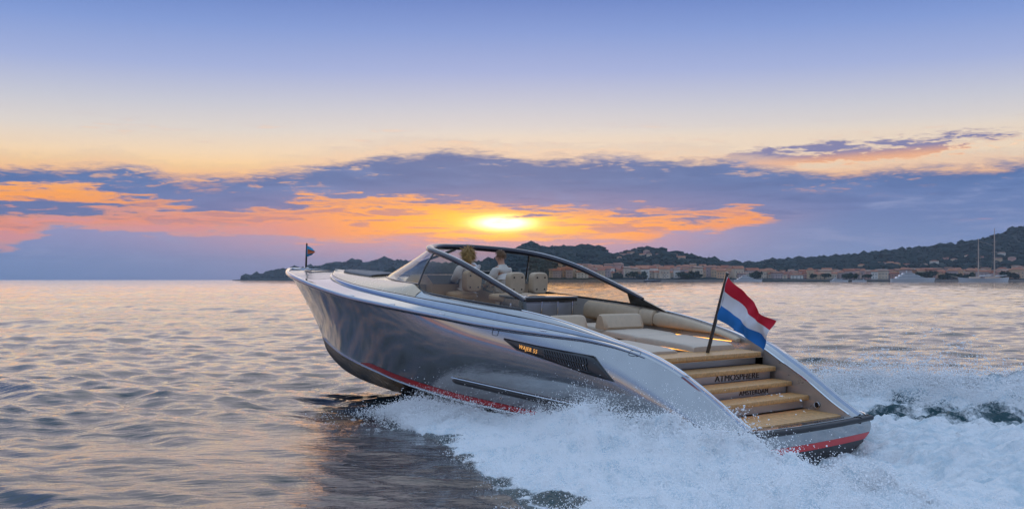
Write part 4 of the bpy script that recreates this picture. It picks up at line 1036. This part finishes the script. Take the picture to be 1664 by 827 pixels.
# ------------------------------------------------------------------ people (boat frame)
def skin_mesh(name, pts, edges, radii, m, parent, root=0, sub=2):
    me = bpy.data.meshes.new(name); me.from_pydata([tuple(p) for p in pts], edges, []); me.materials.append(m)
    o = bpy.data.objects.new(name, me); COL.objects.link(o); o.parent = parent
    md = o.modifiers.new('skin', 'SKIN'); md.use_smooth_shade = True; md.branch_smoothing = .6
    sv = me.skin_vertices[0].data
    for i, r in enumerate(radii):
        sv[i].radius = r if isinstance(r, tuple) else (r, r); sv[i].use_root = (i == root)
    s = o.modifiers.new('smooth', 'SUBSURF'); s.levels = sub; s.render_levels = sub
    return o
def hair_shell(name, c, rx, ry, rz, m, parent, seed, cut, mess=.12, strands=220, length=.06):
    """hair as a ragged cap of small locks round the skull"""
    r = np.random.default_rng(seed); V, F = [], []
    k = 0
    while k < strands:
        d = r.normal(size=3); d /= np.linalg.norm(d)
        if not cut(d): continue
        k += 1
        p = c + d * np.array([rx, ry, rz]); t = np.cross(d, (r.normal(), r.normal(), r.normal())); t /= np.linalg.norm(t)
        fall = np.array([r.normal(0, .55), r.normal(0, .55), -1.0]); fall -= d * fall.dot(d) * .8; fall /= np.linalg.norm(fall) + 1e-6
        side = np.cross(fall, d); L = length * r.uniform(.6, 1.5); w = .0065
        a = p - fall * L * .4 + d * .004; b = p + d * (.012 + mess * r.random() * .14); e_ = p + fall * L + d * (.004 + mess * r.random() * .32)
        i = len(V)
        V += [a - side * w, a + side * w, b - side * w * 1.2, b + side * w * 1.2, e_ - side * w * .4, e_ + side * w * .4]
        F += [(i, i + 1, i + 3, i + 2), (i + 2, i + 3, i + 5, i + 4)]
    if mess > .3:
        for k in range(60):
            d = r.normal(size=3); d[2] = abs(d[2]) * .5 - .15; d /= np.linalg.norm(d)
            if not cut(d): continue
            p = c + d * np.array([rx, ry, rz]); w1 = p + d * .03 + np.array([-.02, r.normal(0, .02), r.normal(0, .02)]); w2 = w1 + np.array([-.05, r.normal(0, .04), r.normal(-.02, .04)]); i = len(V); s_ = np.array([0, .004, .004])
            V += [p - s_ * 2, p + s_ * 2, w1 - s_ * 1.5, w1 + s_ * 1.5, w2 - s_ * .4, w2 + s_ * .4]; F += [(i, i + 1, i + 3, i + 2), (i + 2, i + 3, i + 5, i + 4)]
    n0 = len(V); us, vs = 14, 9                          # under-cap so that no scalp shows
    for a in range(vs):
        for b in range(us):
            ph, th = math.pi * a / (vs - 1), 2 * math.pi * b / us; d = np.array([math.sin(ph) * math.cos(th), math.sin(ph) * math.sin(th), math.cos(ph)])
            s = 1.0 if cut(d) else .80
            V.append(c + d * np.array([rx, ry, rz]) * s)
    for a in range(vs - 1):
        for b in range(us): F.append((n0 + a * us + b, n0 + a * us + (b + 1) % us, n0 + (a + 1) * us + (b + 1) % us, n0 + (a + 1) * us + b))
    return obj(name, V, F, m, parent, sharp=180)
def person(x, y, yaw, scale, head_turn, arms, coat_m, hair_m, hair_kind, label, floor=1.17, lean=0., legs_m=None):
    """local frame: +x is where the body faces, z from the floor"""
    e = empty('person'); e.matrix_world = BOAT_M @ Matrix.Translation((x, y, floor)) @ Matrix.Rotation(yaw, 4, 'Z') @ Matrix.Scale(scale, 4)
    L = lambda z: lean * max(0, z - .95)
    pts, ed, rd = [], [], []
    def P(x_, y_, z_, r, j=None):
        pts.append((x_ + L(z_), y_, z_)); rd.append(r)
        if j is not None: ed.append((j, len(pts) - 1))
        return len(pts) - 1
    pel = P(0, 0, .98, (.155, .115)); wa = P(0, 0, 1.12, (.135, .10), pel); ch = P(0, 0, 1.32, (.165, .12), wa); sh = P(-.01, 0, 1.45, (.12, .09), ch)
    nk = P(.0, 0, 1.53, .072, sh); ht = head_turn
    hb = P(.02, 0, 1.60, (.095, .105), nk); hm = P(.025, 0, 1.685, (.112, .128), hb); hp = P(.02, 0, 1.775, (.085, .10), hm)
    nose = P(.02 + .125 * math.cos(ht), .125 * math.sin(ht), 1.665, .014, hm)
    for s in (-1, 1): P(.02 - .09 * s * math.sin(ht), .09 * s * math.cos(ht), 1.672, .016, hm)
    hands = []
    cpts = [pts[i] for i in (pel, wa, ch, sh)]; ced = [(0, 1), (1, 2), (2, 3)]; crd = [(.225, .17), (.20, .16), (.245, .18), (.20, .14)]
    if coat_m is LINEN: cpts.append((L(1.5), 0, 1.515)); ced.append((3, 4)); crd.append((.105, .10))
    for s, (el, wr) in zip((1, -1), arms):
        a = P(-.005, s * .185, 1.43, .062, sh); b = P(el[0] - L(el[2]), el[1], el[2], .046, a); c = P(wr[0] - L(wr[2]), wr[1], wr[2], .032, b)
        d = np.array(wr, float) - np.array(el, float); d /= np.linalg.norm(d); side = np.cross(d, (0, 0, 1)); side /= np.linalg.norm(side) + 1e-6
        pm = np.array(wr) + d * .07; ip = P(pm[0] - L(pm[2]), pm[1], pm[2], (.038, .020), c)
        for k in range(4):
            f0 = pm + d * .045 + side * (k - 1.5) * .020; f1 = f0 + d * (.035 + .008 * (1 - abs(k - 1.3))); f2 = f1 + d * .012 + np.array([0, 0, -.030])
            j = P(f0[0] - L(f0[2]), f0[1], f0[2], .0095, ip); j = P(f1[0] - L(f1[2]), f1[1], f1[2], .009, j); P(f2[0] - L(f2[2]), f2[1], f2[2], .008, j)
        t0 = np.array(wr) + d * .03 + side * -.035 * s; t1 = t0 + d * .04 + side * -.015 * s; j = P(t0[0] - L(t0[2]), t0[1], t0[2], .011, c); P(t1[0] - L(t1[2]), t1[1], t1[2], .009, j)
        n = len(cpts); cpts += [pts[a], pts[b], pts[c]]; ced += [(3, n), (n, n + 1), (n + 1, n + 2)]; crd += [.115, .09, .068]
    for s in (-1, 1):
        hpj = P(0, s * .10, .90, .10, pel); kn = P(.04, s * .11, .50, .062, hpj); an = P(-.02, s * .11, .09, .042, kn); P(.14, s * .12, .035, (.035, .045), an)
    body = skin_mesh('body', pts, ed, rd, SKIN, e)
    n = len(cpts); hem = (pts[pel][0], 0, .86); cpts.append(hem); ced.append((0, n)); crd.append((.235, .18))
    skin_mesh('jacket' if coat_m is LINEN else 'blouse', cpts, ced, crd, coat_m, e)
    lp = [pts[pel]]; le, lr = [], [(.17, .13)]
    for s in (-1, 1):
        k = len(lp); lp += [(0, s * .10, .88), (.04, s * .11, .50), (-.02, s * .11, .12)]; le += [(0, k), (k, k + 1), (k + 1, k + 2)]; lr += [.118, .085, .07]
    skin_mesh('trousers', lp, le, lr, legs_m or coat_m, e, sub=1)
    c = np.array([.022 + L(1.69), 0, 1.705]); fx, fy = math.cos(ht), math.sin(ht)
    if hair_kind == 'short': cut = lambda d: d[2] > -.25 + .75 * max(0, d[0] * fx + d[1] * fy + .15); hair_shell('hair', c, .112, .108, .130, hair_m, e, 4, cut, .10, 240, .045)
    else: cut = lambda d: d[2] > -.62 + 1.1 * max(0, d[0] * fx + d[1] * fy + .25); hair_shell('hair', c + np.array([0, 0, .0]), .108, .108, .122, hair_m, e, 9, cut, .42, 700, .075)
    tag(e, label, 'person'); return e
person(8.02, -.04, .06, 1.0, .42, [((.16, .26, 1.20), (.40, .16, 1.06)), ((.14, -.27, 1.20), (.40, -.12, 1.06))], LINEN, BROWNH, 'short', 'person in a beige linen jacket steering at the helm seen from behind', lean=.18)
person(8.52, .62, -.25, 1.0, .1, [((.02, .27, 1.22), (.26, .24, 1.10)), ((.12, -.30, 1.36), (.20, -.16, 1.52))], WHITEC, BLOND, 'long', 'person with tousled blond hair and white top sitting left of the helm', lean=.0, floor=1.18)
# ------------------------------------------------------------------ wake: one churned surface in plan coordinates, foam share stored per vertex
def sm(x, a, b):
    t = np.clip((x - a) / (b - a), 0, 1); return t * t * (3 - 2 * t)
CP = [9.2, 8.6, 7.5, 5.5, 3.6, 2.2, 1.0, -.5, -2.4, -4.3, -7, -14]
CQ = [1.75, 1.98, 2.15, 2.35, 2.55, 2.75, 2.95, 3.35, 3.9, 4.4, 5.2, 7.0]     # crest of the spray sheet, port
CH = [.02, .16, .20, .22, .34, .66, .66, .58, .52, .42, .32, .2]
crest_q, crest_h = pchip(CP[::-1], CQ[::-1]), pchip(CP[::-1], CH[::-1])
SQ = pchip([-14, -7, -4, -2, 0, 1.5, 3, 6, 9, 9.9], [9.6, 7.4, 6.5, 5.9, 5.2, 4.7, 4.1, 3.0, 2.1, 1.75])
SH = pchip([-14, -7, -4, -2, 0, 1.5, 3, 6, 9, 9.9], [.45, .72, .84, .88, .86, .74, .58, .4, .28, .1])
def wake_height(p, q):
    """height and foam share of the wake at plan position p forward, q to port"""
    side = q > 0; a = np.abs(q)
    cq = np.where(side, crest_q(p), SQ(p)); chh = np.where(side, crest_h(p), SH(p)); bo = wake_bound(p) * np.where(side, 1., 1.14)
    inner = np.where(p > .2, 1.9, 0.)
    # inside the crest: hull side level or trough behind the transom
    trough = np.where(p < .2, -.42 * np.exp(-((p + 1.2) / 3.0) ** 2) * np.clip(1 - (a / 2.6) ** 2, 0, 1) + .16 * np.exp(-((p + 6) / 2.6) ** 2 - (q / 1.6) ** 2), 0)
    t_in = np.clip((a - (cq - np.where(side, 1.2, 2.4))) / np.where(side, 1.2, 2.4), 0, 1)
    rise = t_in ** np.where(side, 1.2, 1.7)
    t_out = np.clip((a - cq) / np.maximum(bo - cq, .2), 0, 1)
    h = np.where(a < cq, np.where(p > .2, .14, .06) * (1 - rise) + trough * (1 - rise) + chh * rise, chh * (1 - t_out ** .8) * (1 - .25 * np.sin(t_out * 9 + p * 1.3) * (1 - t_out)))
    along, across = p * .77 - np.abs(q) * .64, p * .64 + np.abs(q) * .77       # foam is dragged out along the flow
    lump = fbm(p * .9, q * 1.1, 3., 3) * .22 + fbm(along * 1.3, across * 3.4, 7., 4) * .16 + (.5 - np.abs(fbm(along * 3.2, across * 7, 1., 3))) * .09 - .05
    edge = np.where(a < cq, 1, (1 - t_out) ** .5)
    amp = np.clip(chh / .5, .3, 1.3) * edge
    h = h + lump * amp * sm(9.2 - p, 0, 1.2)
    # foam share
    n = fbm(p * .55, q * 1.3, 5., 4)
    foam = np.where(a < cq, 1.0, 1 - sm(t_out + .35 * n, .74, 1.0))
    # clear teal face on the starboard inside wave, streaky water behind the transom
    face = (~side) * np.exp(-((a - (cq - 1.15)) / .80) ** 2) * sm(1.9 - p, 0, 1.4)
    foam = foam - face * (.8 + .8 * n)
    foam = np.where((~side) & (a > cq), 1 - sm(t_out + .4 * n, .35, .75), foam)
    wash = sm(.1 - p, 0, .6) * np.clip(1 - (a / np.maximum(cq - 1.2, .5)) ** 2, 0, 1)
    foam = foam - .22 * wash * (1 + 2.4 * n)
    return h, np.clip(foam, 0, 1)
def foam_material():
    m = bpy.data.materials.new('wake_foam'); m.use_nodes = True
    t = m.node_tree; b = t.nodes['Principled BSDF']; q = G(t); out = t.nodes['Material Output']
    co = q.node('ShaderNodeTexCoord').outputs['Object']
    at = q.node('ShaderNodeAttribute', attribute_name='foam').outputs['Fac']
    n1 = q.noise(co, 3.0, 6, .68, .5); n2 = q.noise(co, 14.0, 4, .65); n3 = q.noise(co, 45.0, 3, .6)
    x, y, z = q.sep(co)[:3]
    pp = q.add(q.mul(x, -sT), q.mul(y, cT)); qq = q.m('ABSOLUTE', q.sub(q.add(q.mul(x, -cT), q.mul(y, -sT)), -XS * cT - YS * sT))
    nst = q.noise(q.vec(q.mul(q.sub(q.mul(pp, .77), q.mul(qq, .64)), .8), q.mul(q.add(q.mul(pp, .64), q.mul(qq, .77)), 3.2), 0.0), 1.6, 6, .66, .4)
    k = q.add(q.mul(at, 1.35), q.add(q.mul(q.sub(n1, .5), 1.1), q.mul(q.sub(n2, .5), .6)))
    fac = q.ss(k, .30, .72)
    w = q.node('ShaderNodeBsdfPrincipled'); w.inputs['Base Color'].default_value = (.008, .05, .062, 1); w.inputs['Roughness'].default_value = .12; w.inputs['IOR'].default_value = 1.34
    bw = q.node('ShaderNodeBump'); bw.inputs['Strength'].default_value = .6; bw.inputs['Distance'].default_value = .06; q.put(bw.inputs['Height'], n2); q.put(w.inputs['Normal'], bw.outputs[0])
    q.put(b.inputs['Base Color'], q.mix(q.ss(q.add(q.mul(n1, .45), q.mul(nst, .55)), .36, .58), (.66, .77, .83), (.97, .975, .98)))
    b.inputs['Roughness'].default_value = .8; b.inputs['Specular IOR Level'].default_value = .2
    b.inputs['Subsurface Weight'].default_value = .0
    bb = q.node('ShaderNodeBump'); bb.inputs['Strength'].default_value = .7; bb.inputs['Distance'].default_value = .10
    q.put(bb.inputs['Height'], q.add(q.add(q.mul(n2, .8), q.mul(nst, 1.2)), q.mul(n3, .4))); q.put(b.inputs['Normal'], bb.outputs[0])
    mx = q.node('ShaderNodeMixShader'); q.put(mx.inputs[0], fac); q.put(mx.inputs[1], w.outputs[0]); q.put(mx.inputs[2], b.outputs[0]); q.put(out.inputs[0], mx.outputs[0])
    return m
def build_wake():
    ps = np.linspace(9.2, -13.5, 560); ts = np.linspace(-1, 1, 420)
    Pg = np.repeat(ps[:, None], len(ts), 1); Bp = wake_bound(Pg) * np.where(ts[None] > 0, 1., 1.14)
    Qg = ts[None] * (Bp + .1); keep_in = 1.45
    h, fo = wake_height(Pg, Qg)
    rim = np.clip((1 - np.abs(ts)[None]) / .05, 0, 1); h = h * rim - .16 * (1 - rim)
    under = (Pg > .35) & (np.abs(Qg) < np.interp(Pg, [0, 7, 9.9], [1.75, 1.75, 1.2])); h = np.where(under, -.55, h)
    x, y = plan(Pg, Qg); n, k = Pg.shape
    me = bpy.data.meshes.new('wake_foam'); V = np.stack([x, y, h], -1).reshape(-1, 3)
    qd = (np.arange(n - 1)[:, None] * k + np.arange(k - 1)[None]).reshape(-1); Q = np.stack([qd, qd + 1, qd + k + 1, qd + k], 1)
    me.vertices.add(len(V)); me.vertices.foreach_set('co', V.astype(np.float32).ravel()); me.loops.add(Q.size); me.loops.foreach_set('vertex_index', Q.astype(np.int32).ravel())
    me.polygons.add(len(Q)); me.polygons.foreach_set('loop_start', np.arange(0, Q.size, 4, dtype=np.int32)); me.update(calc_edges=True); me.shade_smooth()
    at = me.attributes.new('foam', 'FLOAT', 'POINT'); at.data.foreach_set('value', fo.astype(np.float32).ravel())
    me.materials.append(foam_material()); o = bpy.data.objects.new('wake_foam', me); COL.objects.link(o)
    tag(o, 'white churned foam and green wash of the wake around the stern', 'wake', kind='stuff')
build_wake()
# droplets: points turned into small spheres by geometry nodes
SPRAYM = bpy.data.materials.new('spray_drops'); SPRAYM.use_nodes = True
_b = SPRAYM.node_tree.nodes['Principled BSDF']; _b.inputs['Base Color'].default_value = (.97, .975, .98, 1); _b.inputs['Roughness'].default_value = .6; _b.inputs['Specular IOR Level'].default_value = .3
def points_object(name, P, rad, label):
    me = bpy.data.meshes.new(name); me.vertices.add(len(P)); me.vertices.foreach_set('co', P.astype(np.float32).ravel())
    a = me.attributes.new('drop_radius', 'FLOAT', 'POINT'); a.data.foreach_set('value', rad.astype(np.float32)); me.update()
    o = bpy.data.objects.new(name, me); COL.objects.link(o)
    ng = bpy.data.node_groups.new(name, 'GeometryNodeTree'); ng.interface.new_socket('Geometry', in_out='INPUT', socket_type='NodeSocketGeometry'); ng.interface.new_socket('Geometry', in_out='OUTPUT', socket_type='NodeSocketGeometry')
    i, ou = ng.nodes.new('NodeGroupInput'), ng.nodes.new('NodeGroupOutput'); mp = ng.nodes.new('GeometryNodeMeshToPoints'); na = ng.nodes.new('GeometryNodeInputNamedAttribute'); na.data_type = 'FLOAT'; na.inputs[0].default_value = 'drop_radius'
    sm_ = ng.nodes.new('GeometryNodeSetMaterial'); sm_.inputs['Material'].default_value = SPRAYM
    ng.links.new(i.outputs[0], mp.inputs['Mesh']); ng.links.new(na.outputs[0], mp.inputs['Radius']); ng.links.new(mp.outputs[0], sm_.inputs[0]); ng.links.new(sm_.outputs[0], ou.inputs[0])
    md = o.modifiers.new('drops', 'NODES'); md.node_group = ng
    tag(o, label, 'spray', kind='stuff'); return o
def spray(n, pr, side, up, seed, dens_scale, rmin, rmax, out=.0, lift=0.):
    r = np.random.default_rng(seed); p = r.uniform(pr[0], pr[1], n)
    cq = crest_q(p) if side > 0 else SQ(p); bo = wake_bound(p) * (1 if side > 0 else 1.14)
    t = r.beta(1.5, 1.7, n)
    a = (cq - (.55 if side > 0 else .9)) + t * (bo - cq + (.75 if side > 0 else 1.0)) * (1 if side > 0 else .62)
    h, fo = wake_height(p, side * a)
    gust = fbm(p * dens_scale, a * dens_scale * 1.3, seed, 3)
    edge = np.clip(1.15 - np.abs(a - cq) / (bo - cq + .5), .15, 1)
    z = h + r.exponential(1., n) * up * np.clip(.55 + 1.5 * gust, .08, 2.2) * edge * np.clip((9.2 - p) / 1.5, .25, 1) + lift
    keep = (fo > r.random(n) * .7) & (gust > -.4 + .3 * r.random(n))
    keep &= ~((p > 0) & (np.abs(a) < 1.85))
    p, a, z = p[keep], a[keep], z[keep]
    a = a + out * r.exponential(1., len(a)) * np.clip(p - 6, 0, 3) / 3
    x, y = plan(p, side * a); jit = r.normal(0, .02, (len(p), 3))
    return np.stack([x, y, z], -1) + jit, r.uniform(rmin, rmax, len(p)) * np.where(r.random(len(p)) < .06, 1.6, 1.)
A = [spray(60000, (-9, 9.0), 1, .070, 31, 1.6, .003, .008), spray(50000, (-6, 4.2), 1, .12, 32, 2.2, .003, .008), spray(36000, (6.2, 9.15), 1, .12, 33, 3.0, .004, .009, out=.35), spray(12000, (-.5, 3.2), 1, .20, 36, 2.6, .003, .007)]
points_object('bow_spray', np.concatenate([a[0] for a in A]), np.concatenate([a[1] for a in A]), 'white spray sheet thrown from the near side of the hull')
A = [spray(170000, (-12, 6), -1, .10, 34, .8, .004, .010), spray(90000, (-12, 4), -1, .24, 35, .6, .005, .011)]
points_object('far_spray', np.concatenate([a[0] for a in A]), np.concatenate([a[1] for a in A]), 'pale plume of spray rising beyond the stern')

# jets: bursts of drops flung along ballistic arcs, each drop a small drawn-out bead
def jets(n, k, pr, side, seed, vo, vu, va, rmin, rmax):
    r = np.random.default_rng(seed); p0 = r.uniform(pr[0], pr[1], n); cq = crest_q(p0) if side > 0 else SQ(p0)
    a0 = cq + r.normal(0, .22, n) + np.where(r.random(n) < .5, r.exponential(.5, n), 0); h0, fo = wake_height(p0, side * a0)
    g0 = np.clip(fbm(p0 * 1.1, a0 * .7, seed, 3) * 2 + .7, .15, 1.6)
    vo_, vu_, va_ = vo * r.uniform(.4, 1.3, n), vu * g0 * r.uniform(.35, 1.1, n), va * r.uniform(.6, 1.2, n)
    V, F = [], []
    oc = np.array([(1, 0, 0), (-1, 0, 0), (0, 1, 0), (0, -1, 0), (0, 0, 1), (0, 0, -1)], float)
    of = np.array([(0, 2, 4), (2, 1, 4), (1, 3, 4), (3, 0, 4), (2, 0, 5), (1, 2, 5), (3, 1, 5), (0, 3, 5)])
    T = 2 * vu_ / 9.81 * r.uniform(.5, 1.05, n)
    t = (T[:, None] * np.sort(r.random((n, k)) ** .8, 1)); sp = .02 + .10 * t
    P = p0[:, None] - va_[:, None] * t + r.normal(0, 1, (n, k)) * sp; A = a0[:, None] + vo_[:, None] * t + r.normal(0, 1, (n, k)) * sp
    Z = h0[:, None] - .03 + vu_[:, None] * t - 4.9 * t * t + r.normal(0, 1, (n, k)) * sp * .6
    x, y = plan(P, side * A); vz = vu_[:, None] - 9.81 * t
    d = np.stack([sT * va_[:, None] - cT * side * vo_[:, None] + 0 * t, -cT * va_[:, None] - sT * side * vo_[:, None] + 0 * t, vz], -1); d /= np.linalg.norm(d, axis=-1, keepdims=True)
    C = np.stack([x, y, Z], -1).reshape(-1, 3); d = d.reshape(-1, 3); ok = ~((P.ravel() > 0) & (np.abs(A.ravel()) < 2.1)) & (C[:, 2] > -.1); C, d = C[ok], d[ok]
    s = np.cross(d, (0.1, .2, 1.)); s /= np.linalg.norm(s, axis=1)[:, None]; u = np.cross(d, s); m = len(C)
    rr = rmin + (rmax - rmin) * r.random(m) ** 3; ln = rr * r.uniform(1.2, 4.5, m)
    Q = C[:, None] + oc[None, :, :1] * (d * ln[:, None])[:, None] + oc[None, :, 1:2] * (s * rr[:, None])[:, None] + oc[None, :, 2:] * (u * rr[:, None])[:, None]
    return Q.reshape(-1, 3), (of[None] + (np.arange(m) * 6)[:, None, None]).reshape(-1, 3)
def jet_object(name, parts, label):
    V = np.concatenate([p[0] for p in parts]); o_ = np.cumsum([0] + [len(p[0]) for p in parts[:-1]]); F = np.concatenate([p[1] + o for p, o in zip(parts, o_)])
    me = bpy.data.meshes.new(name); me.vertices.add(len(V)); me.vertices.foreach_set('co', V.astype(np.float32).ravel()); me.loops.add(F.size); me.loops.foreach_set('vertex_index', F.astype(np.int32).ravel())
    me.polygons.add(len(F)); me.polygons.foreach_set('loop_start', np.arange(0, F.size, 3, dtype=np.int32)); me.update(calc_edges=True); me.shade_smooth(); me.materials.append(SPRAYM)
    o = bpy.data.objects.new(name, me); COL.objects.link(o); tag(o, label, 'spray', kind='stuff')
jet_object('flung_drops', [jets(700, 38, (-6, 8.9), 1, 71, 1.7, 1.9, 2.2, .003, .013), jets(420, 34, (6.3, 9.0), 1, 72, 2.0, 1.5, 1.6, .003, .012), jets(360, 34, (-1., 3.4), 1, 73, .9, 2.6, 2.6, .003, .013)], 'flying drops torn off the near spray sheet')
jet_object('flung_drops', [jets(520, 36, (-10, 3.5), -1, 74, 1.2, 3.0, 2.4, .006, .018)], 'flying drops above the far spray plume')
